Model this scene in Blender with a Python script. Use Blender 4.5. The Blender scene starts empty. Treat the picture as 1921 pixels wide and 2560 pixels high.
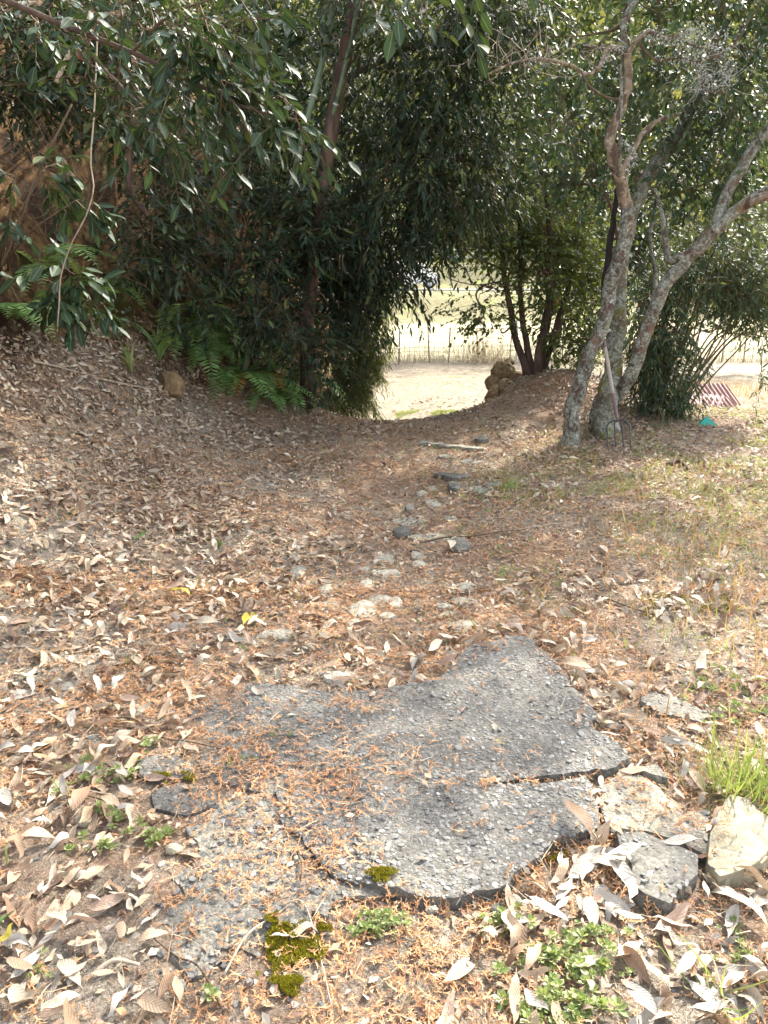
import bpy, math, random
import numpy as np
from mathutils import Vector, Matrix
from mathutils.geometry import delaunay_2d_cdt

SC = bpy.context.scene
COL = SC.collection
R = np.random.RandomState(7)
PI = math.pi

# ---------------------------------------------------------------- camera, sky, sun, exposure
PITCH = math.radians(17.0)
CAMZ = 1.5
FPX = 1922.0
cam_d = bpy.data.cameras.new('camera')
cam_d.sensor_fit = 'HORIZONTAL'; cam_d.sensor_width = 36.0; cam_d.lens = 36.0 * FPX / 1921.0
cam_d.clip_start = 0.05; cam_d.clip_end = 1500
cam = bpy.data.objects.new('camera', cam_d); COL.objects.link(cam)
cam.location = (0, 0, CAMZ); cam.rotation_euler = (PI / 2 - PITCH, 0, 0)
SC.camera = cam

SUN_AZ = math.radians(38.0)      # clockwise from +Y, i.e. ahead and to the right
SUN_EL = math.radians(41.0)
world = bpy.data.worlds.new('World'); SC.world = world; world.use_nodes = True
wn = world.node_tree.nodes; wl = world.node_tree.links
bg = wn.get('Background') or wn.new('ShaderNodeBackground')
sky = wn.new('ShaderNodeTexSky'); sky.sky_type = 'NISHITA'; sky.sun_disc = False
sky.sun_elevation = SUN_EL; sky.sun_rotation = SUN_AZ
sky.air_density = 1.0; sky.dust_density = 4.0; sky.ozone_density = 1.0
hs = wn.new('ShaderNodeHueSaturation'); hs.inputs['Saturation'].default_value = .38   # thin bright cloud
wl.new(sky.outputs['Color'], hs.inputs['Color']); wl.new(hs.outputs['Color'], bg.inputs['Color']); bg.inputs['Strength'].default_value = 0.15
sun_d = bpy.data.lights.new('sun', 'SUN'); sun_d.energy = 3.2; sun_d.angle = math.radians(0.8)
sun_d.color = (1.0, 0.94, 0.83)
sun = bpy.data.objects.new('sun', sun_d); COL.objects.link(sun)
sv = Vector((math.sin(SUN_AZ) * math.cos(SUN_EL), math.cos(SUN_AZ) * math.cos(SUN_EL), math.sin(SUN_EL)))
sun.rotation_euler = sv.to_track_quat('Z', 'Y').to_euler(); sun.location = (8, 8, 12)
SC.view_settings.view_transform = 'Standard'; SC.view_settings.look = 'None'
SC.view_settings.exposure = 2.35; SC.view_settings.gamma = 1.0
SC.view_settings.use_curve_mapping = False
SC.cycles.max_bounces = 6; SC.cycles.diffuse_bounces = 3; SC.cycles.glossy_bounces = 2
SC.cycles.transmission_bounces = 3
try: SC.cycles.use_denoising = True
except Exception: pass

FW = np.array([0, math.cos(PITCH), -math.sin(PITCH)]); UP = np.array([0, math.sin(PITCH), math.cos(PITCH)])
RT = np.array([1.0, 0, 0]); CAM = np.array([0, 0, CAMZ])

# ---------------------------------------------------------------- noise, terrain height, measuring helpers
_tab = [np.random.RandomState(100 + i).rand(256, 256) for i in range(6)]
def vn(x, y, s=0):
    x = np.asarray(x, float); y = np.asarray(y, float)
    ix = np.floor(x).astype(int); iy = np.floor(y).astype(int)
    fx = x - ix; fy = y - iy; fx = fx * fx * (3 - 2 * fx); fy = fy * fy * (3 - 2 * fy)
    t = _tab[s % 6]; a = t[ix & 255, iy & 255]; b = t[(ix + 1) & 255, iy & 255]
    c = t[ix & 255, (iy + 1) & 255]; d = t[(ix + 1) & 255, (iy + 1) & 255]
    return (a * (1 - fx) + b * fx) * (1 - fy) + (c * (1 - fx) + d * fx) * fy - 0.5
def fbm(x, y, s=0, o=4):
    r = 0; a = 1.0
    for i in range(o):
        r = r + a * vn(x * 2 ** i + 17.3 * i, y * 2 ** i - 9.1 * i, s + i); a *= 0.5
    return r
def sst(v):
    v = np.clip(v, 0, 1); return v * v * (3 - 2 * v)
def bank_u(x, y):
    foot = np.interp(y, [-3, 2, 5, 8, 9.3, 11, 14, 30], [1.6, 1.2, .95, .72, .42, .22, .3, .9])
    return (-x - foot + .35 * vn(x * .9 + 3, y * .9, 2)) * np.interp(y, [4, 7, 9, 11], [1, 1.3, 2.0, 2.5])
def H(x, y):
    x = np.asarray(x, float); y = np.asarray(y, float)
    u = bank_u(x, y)
    b = np.interp(u, [-9, 0, .5, 1, 1.5, 2, 2.3, 2.5, 2.75, 3.2, 5, 10, 40], [0, 0, .07, .2, .45, .9, 1.2, 1.85, 2.7, 3.4, 4.4, 6.5, 12])
    b = b * np.interp(y, [-3, 2, 4.5, 20, 27], [.5, .6, 1, 1, 0])
    steep = sst((u - 1.9) / .5) * np.interp(y, [18, 24], [1, 0])
    b = b + steep * (.30 * fbm(x * 1.6 + y * .7, y * 1.9, 1) + .10 * fbm(x * 6, y * 6, 3))
    z = b
    z = z + .42 * np.exp(-((x - 2.12) / .80) ** 2 - ((y - 9.3) / 1.35) ** 2)
    z = z + .10 * np.exp(-((x - 3.1) / 1.4) ** 2 - ((y - 8.0) / 1.1) ** 2)
    y0 = np.interp(x, [-3, 0, .9, 1.35, 1.7, 2.6, 3.4, 6], [8.4, 8.4, 8.5, 8.8, 10.3, 10.3, 8.8, 8.3])
    wd = np.interp(x, [0, .9, 1.5, 3, 4], [2.4, 2.2, .8, .8, 1.6])
    z = z - .55 * sst((y - y0) / wd)
    z = z - .65 * sst((y - 11.5) / 14)
    z = z + 1.8 * sst((y - (48 + .18 * x)) / 5.5)
    z = z + 2.0 * sst((y - 62) / 4)
    z = z + np.where(y > 72, (y - 72) * .55, 0) * (1 + .12 * vn(x * .02, y * .03, 4))
    z = z - .05 * np.exp(-((x - .15) / .6) ** 2) * sst((y - 3) / 1.5)
    near = np.interp(y, [12, 30], [1, .3])
    z = z + near * (.045 * fbm(x * .9, y * .9, 0) + .018 * fbm(x * 5, y * 5, 2, 3)) * np.interp(y, [2.4, 4.5], [.35, 1])
    return z
def W(px, py, Y):
    d = RT * ((px - 960.5) / FPX) + UP * ((1280 - py) / FPX) + FW
    return CAM + d * (Y / d[1])
_tt = 1.0 * np.exp(np.linspace(0, math.log(140), 2600))
def G(px, py):
    d = RT * ((px - 960.5) / FPX) + UP * ((1280 - py) / FPX) + FW
    p = CAM[None] + _tt[:, None] * d[None]
    below = p[:, 2] < H(p[:, 0], p[:, 1])
    k = int(np.argmax(below)) if below.any() else len(_tt) - 1
    q = p[k].copy(); q[2] = H(q[0], q[1]); return q
def proj(P):
    P = np.atleast_2d(P) - CAM
    d = P @ FW; dd = np.maximum(d, .01)
    return 960.5 + P[:, 0] / dd * FPX, 1280 - (P @ UP) / dd * FPX, d
def nrm(v): return v / np.maximum(np.linalg.norm(v, axis=-1, keepdims=True), 1e-9)

# ---------------------------------------------------------------- mesh builder
class MB:
    def __init__(s): s.V = []; s.L = []; s.S = []; s.U = []; s.M = []; s.n = 0
    def add(s, V, L, S, UV=None, mi=0):
        V = np.asarray(V, float).reshape(-1, 3); L = np.asarray(L, np.int64); S = np.asarray(S, np.int64)
        s.V.append(V); s.L.append(L + s.n); s.S.append(S); s.n += len(V)
        s.U.append(np.zeros((len(L), 2)) if UV is None else np.asarray(UV, float)); s.M.append(np.full(len(S), mi))
    def faces(s, V, F, mi=0):
        s.add(V, [i for f in F for i in f], [len(f) for f in F], None, mi)
    def inst(s, T, M4, mi=0):
        V, L, S, U = T; N = len(M4)
        if N == 0: return
        VV = np.einsum('nij,vj->nvi', M4[:, :3, :3], V) + M4[:, None, :3, 3]
        LL = (L[None] + (np.arange(N) * len(V))[:, None]).ravel()
        s.add(VV.reshape(-1, 3), LL, np.tile(S, N), np.tile(U, (N, 1)), mi)
    def mesh(s, name, mats, smooth=True):
        me = bpy.data.meshes.new(name)
        V = np.concatenate(s.V); L = np.concatenate(s.L); S = np.concatenate(s.S)
        me.vertices.add(len(V)); me.vertices.foreach_set('co', V.astype(np.float32).ravel())
        me.loops.add(len(L)); me.loops.foreach_set('vertex_index', L.astype(np.int32))
        me.polygons.add(len(S)); st = np.concatenate([[0], np.cumsum(S)[:-1]]).astype(np.int32)
        me.polygons.foreach_set('loop_start', st)
        me.polygons.foreach_set('material_index', np.concatenate(s.M).astype(np.int32))
        me.polygons.foreach_set('use_smooth', np.full(len(S), smooth))
        uv = me.uv_layers.new(name='UVMap'); uv.data.foreach_set('uv', np.concatenate(s.U).astype(np.float32).ravel())
        for m in (mats if isinstance(mats, (list, tuple)) else [mats]): me.materials.append(m)
        me.update(calc_edges=True)
        return me
    def build(s, name, mats, parent=None, smooth=True, kind=None):
        return link(name, s.mesh(name, mats, smooth), parent, kind)
def link(name, me, parent=None, kind=None, M=None):
    o = bpy.data.objects.new(name, me); COL.objects.link(o)
    if parent is not None: o.parent = parent
    if M is not None: o.matrix_local = M
    if kind: o['kind'] = kind
    return o
def tag(o, label, cat, group=None):
    o['label'] = label; o['category'] = cat
    if group: o['group'] = group
    return o
def thing(name, label, cat, loc=(0, 0, 0), group=None):
    """Empty at the origin of the world frame moved to the thing's base; children are given in world coordinates."""
    o = bpy.data.objects.new(name, None); COL.objects.link(o); o.empty_display_size = .1
    o.location = Vector([float(v) for v in loc])
    return tag(o, label, cat, group)
def child(name, mb, mats, parent, smooth=True, kind=None):
    off = np.array(parent.location)
    mb.V = [v - off for v in mb.V]
    return mb.build(name, mats, parent, smooth, kind)

# ---------------------------------------------------------------- templates and tubes
def leaf_tpl(ns=2, w=.18, fold=.25, curl=.1, widest=.45, twist=0.0, wav=0.0, seed=0, stem=0.0):
    r = np.random.RandomState(seed); V = []; T = []
    def zc(t): return curl * (t - t * t * 1.1) + wav * math.sin(t * 7 + seed)
    V.append((0, 0, 0)); T.append((.5, 0))
    for i in range(1, ns + 1):
        t = i / (ns + 1)
        tt = t ** (math.log(.5) / math.log(widest))
        ww = w * math.sin(PI * tt) ** .85 * (1 + .12 * (r.rand() - .5))
        a = twist * t
        for k, sgn in enumerate((-1, 0, 1)):
            x = sgn * ww * (1 - .25 * abs(fold)); z = abs(sgn) * ww * fold
            x, z = x * math.cos(a) - z * math.sin(a), x * math.sin(a) + z * math.cos(a)
            V.append((x + wav * .6 * math.sin(t * 5), t, z + zc(t) + (abs(sgn) * wav * .5 * (r.rand() - .5)))); T.append((.5 + sgn * .5, t))
    V.append((0, 1, zc(1))); T.append((.5, 1))
    F = [(0, 2, 1), (0, 3, 2)]
    for i in range(ns - 1):
        b = 1 + 3 * i; c = b + 3
        F += [(b, b + 1, c + 1, c), (b + 1, b + 2, c + 2, c + 1)]
    b = 1 + 3 * (ns - 1); e = len(V) - 1
    F += [(b, b + 1, e), (b + 1, b + 2, e)]
    if stem:
        n = len(V); V += [(-.008, -stem, 0), (.008, -stem, 0), (.008, .02, .004), (-.008, .02, .004)]; T += [(.5, 0)] * 4
        F.append((n, n + 1, n + 2, n + 3))
    return pack(V, F, T)
def pack(V, F, T=None):
    L = np.array([i for f in F for i in f]); S = np.array([len(f) for f in F])
    U = np.array([T[i] for i in L]) if T is not None else np.zeros((len(L), 2))
    return np.array(V, float), L, S, U
def frames(pos, d, n, size, wscale=None):
    """matrices with local Y along d, local Z near n"""
    d = nrm(d); x = nrm(np.cross(d, n)); z = np.cross(x, d)
    M = np.zeros((len(pos), 4, 4)); size = np.broadcast_to(size, len(pos))
    ws = size if wscale is None else size * wscale
    M[:, :3, 0] = x * ws[:, None]; M[:, :3, 1] = d * size[:, None]; M[:, :3, 2] = z * ws[:, None]; M[:, :3, 3] = pos; M[:, 3, 3] = 1
    return M
def catmull(P, n):
    P = np.asarray(P, float); Q = np.vstack([2 * P[0] - P[1], P, 2 * P[-1] - P[-2]]); out = []
    m = len(P) - 1
    for s in np.linspace(0, m, n):
        i = min(int(s), m - 1); t = s - i; a, b, c, d = Q[i:i + 4]
        out.append(.5 * ((2 * b) + (-a + c) * t + (2 * a - 5 * b + 4 * c - d) * t * t + (-a + 3 * b - 3 * c + d) * t ** 3))
    return np.array(out)
def tube(mb, P, rad, sides=6, bump=0.0, seed=0, mi=0, cap=True):
    P = np.asarray(P, float); n = len(P); rad = np.broadcast_to(np.asarray(rad, float), n) if np.ndim(rad) == 0 else np.asarray(rad, float)
    T = np.gradient(P, axis=0); T = nrm(T)
    ref = np.array([0, 0, 1.0]) if abs(T[0][2]) < .9 else np.array([0, 1.0, 0])
    a = nrm(np.cross(T[0], ref)); A = []
    for i in range(n):
        a = a - T[i] * np.dot(a, T[i]); a = a / max(np.linalg.norm(a), 1e-9); A.append(a.copy())
    A = np.array(A); B = np.cross(T, A)
    th = np.arange(sides) * 2 * PI / sides
    rr = rad[:, None] * np.ones(sides)[None]
    if bump:
        L = np.concatenate([[0], np.cumsum(np.linalg.norm(np.diff(P, axis=0), axis=1))])
        nx = np.cos(th)[None] * 1.3 + L[:, None] * 2.2; ny = np.sin(th)[None] * 1.3 + seed * 3.7 + L[:, None] * .8
        rr = rr * (1 + bump * 2 * vn(nx * 1.5, ny * 1.5, seed) + bump * vn(nx * 5, ny * 5, seed + 1))
    V = P[:, None] + rr[..., None] * (A[:, None] * np.cos(th)[None, :, None] + B[:, None] * np.sin(th)[None, :, None])
    i = np.arange(n - 1)[:, None] * sides; j = np.arange(sides)[None]; j2 = (j + 1) % sides
    Q = np.stack([i + j, i + j2, i + sides + j2, i + sides + j], -1).reshape(-1)
    S = np.full((n - 1) * sides, 4); 
    if cap:
        Q = np.concatenate([Q, np.arange(sides)[::-1], (n - 1) * sides + np.arange(sides)]); S = np.concatenate([S, [sides, sides]])
    mb.add(V.reshape(-1, 3), Q, S, None, mi)
def sticks(mb, A, B, r0, r1, bend=.08, seg=3, mi=0):
    """many thin three sided bent twigs at once"""
    A = np.asarray(A); B = np.asarray(B); N = len(A)
    if N == 0: return
    D = B - A; ln = np.linalg.norm(D, axis=1); d = nrm(D)
    a = nrm(np.cross(d, R.randn(N, 3))); b = np.cross(d, a)
    off = a * (ln * bend * R.randn(N))[:, None]
    r0 = np.broadcast_to(r0, N); r1 = np.broadcast_to(r1, N)
    V = np.zeros((N, seg + 1, 3, 3))
    for k in range(seg + 1):
        t = k / seg; c = A + D * t + off * (4 * t * (1 - t)); r = (r0 * (1 - t) + r1 * t)[:, None]
        for s in range(3):
            V[:, k, s] = c + r * (a * math.cos(s * 2.094) + b * math.sin(s * 2.094))
    F = []
    for k in range(seg):
        for s in range(3):
            F += [k * 3 + s, k * 3 + (s + 1) % 3, k * 3 + 3 + (s + 1) % 3, k * 3 + 3 + s]
    F = np.array(F); nv = (seg + 1) * 3
    L = (F[None] + (np.arange(N) * nv)[:, None]).ravel()
    mb.add(V.reshape(-1, 3), L, np.full(N * seg * 3, 4), None, mi)

# ---------------------------------------------------------------- materials
def nodes(name):
    m = bpy.data.materials.new(name); m.use_nodes = True
    nt = m.node_tree; nt.nodes.clear(); return m, nt, nt.nodes, nt.links
def ramp(n, l, fac, stops, interp='LINEAR'):
    c = n.new('ShaderNodeValToRGB'); c.color_ramp.interpolation = interp
    e = c.color_ramp.elements
    while len(e) < len(stops): e.new(.5)
    for i, (p, col) in enumerate(stops):
        e[i].position = p; e[i].color = (*col, 1) if len(col) == 3 else col
    l.new(fac, c.inputs['Fac']); return c.outputs['Color']
def noise(n, l, scale, detail=4, vec=None, rough=.6, dist=0):
    t = n.new('ShaderNodeTexNoise'); t.inputs['Scale'].default_value = scale; t.inputs['Detail'].default_value = detail
    t.inputs['Roughness'].default_value = rough; t.inputs['Distortion'].default_value = dist
    if vec is not None: l.new(vec, t.inputs['Vector'])
    return t.outputs['Fac']
def mixc(n, l, fac, a, b, mode='MIX'):
    x = n.new('ShaderNodeMix'); x.data_type = 'RGBA'; x.blend_type = mode
    for v, s in ((fac, x.inputs[0]), (a, x.inputs[6]), (b, x.inputs[7])):
        if isinstance(v, (int, float)): s.default_value = v
        elif isinstance(v, tuple): s.default_value = (*v, 1)
        else: l.new(v, s)
    return x.outputs[2]
def mth(n, l, op, a, b=0.0, clamp=False):
    x = n.new('ShaderNodeMath'); x.operation = op; x.use_clamp = clamp
    for v, s in ((a, x.inputs[0]), (b, x.inputs[1])):
        if isinstance(v, (int, float)): s.default_value = v
        else: l.new(v, s)
    return x.outputs[0]
def rand01(n, l):
    g = n.new('ShaderNodeNewGeometry'); oi = n.new('ShaderNodeObjectInfo')
    return mth(n, l, 'FRACT', mth(n, l, 'ADD', g.outputs['Random Per Island'], oi.outputs['Random']))
def objpos(n):
    return n.new('ShaderNodeNewGeometry').outputs['Position']
def finish(nt, n, l, col, rough=.8, bump=None, bstr=.5, bdist=.01, spec=.5, trans=0, transcol=None, metal=0, sheen=0):
    b = n.new('ShaderNodeBsdfPrincipled'); o = n.new('ShaderNodeOutputMaterial')
    if isinstance(col, tuple): b.inputs['Base Color'].default_value = (*col, 1)
    else: l.new(col, b.inputs['Base Color'])
    if isinstance(rough, (int, float)): b.inputs['Roughness'].default_value = rough
    else: l.new(rough, b.inputs['Roughness'])
    b.inputs['Specular IOR Level'].default_value = spec; b.inputs['Metallic'].default_value = metal
    if bump is not None:
        bp = n.new('ShaderNodeBump'); bp.inputs['Strength'].default_value = bstr; bp.inputs['Distance'].default_value = bdist
        l.new(bump, bp.inputs['Height']); l.new(bp.outputs['Normal'], b.inputs['Normal'])
    if trans:
        t = n.new('ShaderNodeBsdfTranslucent')
        if transcol is None: transcol = col
        if isinstance(transcol, tuple): t.inputs['Color'].default_value = (*transcol, 1)
        else: l.new(transcol, t.inputs['Color'])
        mx = n.new('ShaderNodeMixShader'); mx.inputs[0].default_value = trans
        l.new(b.outputs[0], mx.inputs[1]); l.new(t.outputs[0], mx.inputs[2]); l.new(mx.outputs[0], o.inputs['Surface'])
    else: l.new(b.outputs[0], o.inputs['Surface'])
def leaf_mat(name, stops, rough=.32, spec=.5, trans=.3, tcol=(.35, .42, .05), vein=.35):
    m, nt, n, l = nodes(name); r = rand01(n, l)
    c = ramp(n, l, r, stops)
    uv = n.new('ShaderNodeUVMap'); sep = n.new('ShaderNodeSeparateXYZ'); l.new(uv.outputs[0], sep.inputs[0])
    d = mth(n, l, 'ABSOLUTE', mth(n, l, 'SUBTRACT', sep.outputs[0], .5))
    rib = mth(n, l, 'LESS_THAN', d, .045)
    w = n.new('ShaderNodeMath'); w.operation = 'SINE'
    l.new(mth(n, l, 'MULTIPLY', mth(n, l, 'SUBTRACT', sep.outputs[1], mth(n, l, 'MULTIPLY', d, .35)), 75), w.inputs[0])
    v2 = mth(n, l, 'MULTIPLY', mth(n, l, 'GREATER_THAN', w.outputs[0], .86), .35)
    v = mth(n, l, 'MULTIPLY', mth(n, l, 'MAXIMUM', rib, v2), vein)
    c2 = mixc(n, l, v, c, mixc(n, l, .5, c, (.30, .36, .16)))
    bl = noise(n, l, 22, 3, objpos(n))
    c3 = mixc(n, l, mth(n, l, 'MULTIPLY', bl, .45), c2, mixc(n, l, 1.0, c2, (.45, .45, .45), 'MULTIPLY'))
    tc = mixc(n, l, .55, c2, tcol)
    finish(nt, n, l, c3, rough, w.outputs[0], .12, .003, spec, trans, tc)
    return m
def dead_mat(name, stops, trans=.12, rough=.6):
    m, nt, n, l = nodes(name); r = rand01(n, l); c = ramp(n, l, r, stops)
    uv = n.new('ShaderNodeUVMap'); sep = n.new('ShaderNodeSeparateXYZ'); l.new(uv.outputs[0], sep.inputs[0])
    d = mth(n, l, 'ABSOLUTE', mth(n, l, 'SUBTRACT', sep.outputs[0], .5))
    rib = mth(n, l, 'LESS_THAN', d, .04)
    w = n.new('ShaderNodeMath'); w.operation = 'SINE'
    l.new(mth(n, l, 'MULTIPLY', mth(n, l, 'SUBTRACT', sep.outputs[1], mth(n, l, 'MULTIPLY', d, .4)), 70), w.inputs[0])
    v = mth(n, l, 'MAXIMUM', mth(n, l, 'MULTIPLY', rib, .35), mth(n, l, 'MULTIPLY', mth(n, l, 'GREATER_THAN', w.outputs[0], .88), .06))
    c = mixc(n, l, v, c, mixc(n, l, .6, c, (.22, .13, .07)))
    pos = objpos(n)
    bl = noise(n, l, 45, 5, pos); sp = noise(n, l, 220, 2, pos)
    c = mixc(n, l, mth(n, l, 'MULTIPLY', bl, .7), c, mixc(n, l, 1.0, c, (.55, .47, .42), 'MULTIPLY'))
    spots = mth(n, l, 'MULTIPLY', mth(n, l, 'GREATER_THAN', sp, .66), .45)
    c = mixc(n, l, spots, c, (.10, .07, .05))
    finish(nt, n, l, c, rough, mth(n, l, 'ADD', mth(n, l, 'MULTIPLY', w.outputs[0], .3), mth(n, l, 'MULTIPLY', bl, 4)), .3, .004, .35, trans)
    return m
DEAD_STOPS = [(0, (.19, .13, .085)), (.14, (.31, .22, .135)), (.32, (.43, .335, .22)), (.55, (.52, .45, .335)), (.78, (.60, .54, .43)), (.92, (.40, .34, .265)), (1, (.48, .30, .15))]
M_DEAD = dead_mat('dry_leaf', DEAD_STOPS)
M_DEADD = dead_mat('dry_leaf_brown_mix', [(0, (.10, .06, .045)), (.3, (.20, .12, .08)), (.6, (.30, .20, .14)), (.85, (.42, .33, .26)), (1, (.5, .42, .35))])
def one(c, v=.12):
    a = tuple(max(0, k * (1 - v)) for k in c); b = tuple(min(1, k * (1 + v)) for k in c); return [(0, a), (1, b)]
DEADC = {
 'silvery grey': dead_mat('dry_leaf_silvery', one((.43, .405, .355), .2)),
 'pale cream': dead_mat('dry_leaf_cream', one((.50, .44, .33), .2)),
 'light tan': dead_mat('dry_leaf_tan', one((.46, .35, .24), .2)),
 'chestnut brown': dead_mat('dry_leaf_brown', one((.25, .165, .105))),
 'pinkish': dead_mat('dry_leaf_pink', one((.47, .34, .255), .2)),
 'green': leaf_mat('fallen_leaf_green', one((.10, .20, .06))),
 'yellow': leaf_mat('fallen_leaf_yellow', one((.65, .52, .08)), rough=.5),
}
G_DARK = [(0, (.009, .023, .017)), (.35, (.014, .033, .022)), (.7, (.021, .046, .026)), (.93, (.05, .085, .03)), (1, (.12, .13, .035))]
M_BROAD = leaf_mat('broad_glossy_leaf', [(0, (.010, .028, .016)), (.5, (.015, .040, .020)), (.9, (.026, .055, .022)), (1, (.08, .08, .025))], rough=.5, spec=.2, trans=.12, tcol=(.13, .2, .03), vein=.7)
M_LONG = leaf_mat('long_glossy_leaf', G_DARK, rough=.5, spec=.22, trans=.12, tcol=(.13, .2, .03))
M_ROUND = leaf_mat('small_round_leaf', [(0, (.02, .05, .022)), (.5, (.034, .078, .028)), (1, (.07, .115, .03))], rough=.48, spec=.3, trans=.34, tcol=(.36, .40, .04))
M_TEA = leaf_mat('soft_drooping_leaf', [(0, (.022, .050, .028)), (.5, (.034, .072, .037)), (.9, (.05, .094, .04)), (1, (.13, .13, .04))], rough=.48, spec=.3, trans=.16, tcol=(.15, .22, .04))
M_LANCE = leaf_mat('narrow_lance_leaf', [(0, (.024, .06, .035)), (.5, (.042, .085, .046)), (.93, (.065, .11, .045)), (1, (.24, .2, .05))], rough=.48, spec=.3, trans=.2, tcol=(.22, .26, .04))
M_FAR = leaf_mat('sunlit_yellow_green_leaf', [(0, (.035, .06, .02)), (.5, (.06, .09, .026)), (.85, (.11, .125, .035)), (1, (.22, .18, .04))], rough=.5, spec=.3, trans=.3, tcol=(.22, .22, .045))
M_FERN = leaf_mat('fern_green', [(0, (.15, .29, .09)), (.6, (.24, .43, .14)), (1, (.34, .48, .16))], rough=.5, trans=.35, vein=0)
M_FERNY = leaf_mat('dying_frond_orange', one((.45, .22, .06)), rough=.6, vein=0)
M_FINE = leaf_mat('fine_bamboo_grass_leaf', [(0, (.035, .075, .022)), (.55, (.06, .12, .03)), (.85, (.13, .18, .035)), (1, (.32, .27, .04))], rough=.5, spec=.3, trans=.35, tcol=(.34, .36, .04), vein=0)
M_WEED = leaf_mat('weed_green', [(0, (.14, .21, .06)), (.6, (.25, .31, .11)), (1, (.38, .39, .18))], rough=.5, trans=.3, vein=.2)
M_GRASS = leaf_mat('grass_green', [(0, (.11, .20, .045)), (.5, (.22, .29, .075)), (1, (.44, .42, .18))], rough=.5, trans=.35, vein=0)
M_MOSS = leaf_mat('moss_olive', [(0, (.10, .10, .015)), (.5, (.24, .22, .02)), (1, (.42, .36, .03))], rough=.9, spec=.1, trans=.2, tcol=(.4, .35, .03), vein=0)
M_STRAWF = leaf_mat('far_stubble', [(0, (.18, .14, .085)), (.4, (.28, .235, .15)), (1, (.38, .335, .23))], rough=.8, spec=.2, trans=.15, tcol=(.25, .2, .12), vein=0)
M_STRAW = leaf_mat('straw', [(0, (.26, .19, .12)), (.4, (.44, .36, .25)), (1, (.60, .53, .39))], rough=.7, spec=.3, trans=.2, tcol=(.6, .5, .3), vein=0)
M_RUST = leaf_mat('rusty_dry_grass', [(0, (.28, .14, .045)), (.5, (.46, .29, .11)), (1, (.56, .44, .23))], rough=.7, spec=.3, trans=.25, tcol=(.6, .35, .15), vein=0)
M_NEEDLE = leaf_mat('orange_cedar_sprig', [(0, (.17, .08, .045)), (.3, (.36, .175, .08)), (.7, (.55, .29, .13)), (1, (.50, .38, .24))], rough=.75, spec=.25, trans=.08, tcol=(.6, .25, .1), vein=0)

def bark(name, stops, scale=9, bst=.8, stretch=.25, rough=.9):
    m, nt, n, l = nodes(name); pos = objpos(n)
    mp = n.new('ShaderNodeMapping'); mp.inputs['Scale'].default_value = (1, 1, stretch); l.new(pos, mp.inputs['Vector'])
    a = noise(n, l, scale, 6, mp.outputs[0], .65, .6); b = noise(n, l, scale * 6, 4, mp.outputs[0])
    c = ramp(n, l, a, stops); c = mixc(n, l, mth(n, l, 'MULTIPLY', b, .5), c, mixc(n, l, 1.0, c, (.4, .4, .4), 'MULTIPLY'))
    finish(nt, n, l, c, rough, mth(n, l, 'ADD', a, mth(n, l, 'MULTIPLY', b, .5)), bst, .02, .25); return m
M_BARK = bark('dark_bark', [(.3, (.035, .025, .02)), (.5, (.10, .066, .05)), (.7, (.18, .125, .09))])
M_BARKR = bark('red_brown_bark', [(.3, (.06, .03, .02)), (.5, (.17, .08, .05)), (.7, (.30, .17, .10))])
M_TWIG = bark('thin_twig_bark', [(.3, (.09, .06, .04)), (.6, (.2, .15, .1))], 30)
M_PTWIG = bark('pale_dry_twig', [(.3, (.26, .2, .14)), (.6, (.48, .4, .31))], 40, .4)
M_BLACK = bark('blackened_bark', [(.3, (.012, .01, .012)), (.55, (.035, .028, .028)), (.75, (.09, .06, .05))], 14)
def lichen_bark(name, moss=False, tan=False):
    m, nt, n, l = nodes(name); pos = objpos(n)
    mp = n.new('ShaderNodeMapping'); mp.inputs['Scale'].default_value = (1, 1, .45); l.new(pos, mp.inputs['Vector'])
    a = noise(n, l, 7, 5, mp.outputs[0], .6, .4)
    base = ramp(n, l, a, [(.3, (.06, .036, .026)), (.5, (.13, .078, .056)), (.7, (.25, .18, .125))] if not moss else [(.3, (.07, .05, .03)), (.55, (.17, .14, .09)), (.75, (.28, .25, .18))])
    if tan: base = ramp(n, l, a, [(.38, (.13, .095, .065)), (.46, (.25, .195, .135)), (.52, (.29, .23, .16)), (.56, (.10, .07, .05)), (.7, (.16, .12, .085))])
    li = noise(n, l, 8, 7, pos, .78, 1.0); ls = noise(n, l, 60, 3, pos)
    lic = ramp(n, l, ls, [(.34, (.10, .115, .085)), (.5, (.23, .25, .20)), (.66, (.40, .41, .36))])
    th = .43 if not tan else .60
    f = ramp(n, l, li, [(th, (0, 0, 0)), (th + .07, (.85, .85, .85))])
    fine = ramp(n, l, noise(n, l, 28, 5, pos, .7), [(.56, (0, 0, 0)), (.6, (.8, .8, .8))])
    c = mixc(n, l, f, base, lic); c = mixc(n, l, fine, c, mixc(n, l, .5, c, (.6, .61, .56)))
    if moss:
        f2 = ramp(n, l, noise(n, l, 4, 5, pos, .7, .5), [(.52, (0, 0, 0)), (.60, (.8, .8, .8))])
        c = mixc(n, l, f2, c, (.15, .135, .02))
    ft = noise(n, l, 50, 4, mp.outputs[0])
    c = mixc(n, l, mth(n, l, 'MULTIPLY', ft, .5), c, mixc(n, l, 1.0, c, (.45, .42, .4), 'MULTIPLY'))
    finish(nt, n, l, c, .9, mth(n, l, 'ADD', mth(n, l, 'ADD', a, ft), f), .7, .015, .2); return m
M_LICH = lichen_bark('lichen_spotted_bark'); M_LMOSS = lichen_bark('mossy_bark', True); M_LTAN = lichen_bark('tan_flaking_bark', False, True)
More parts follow.
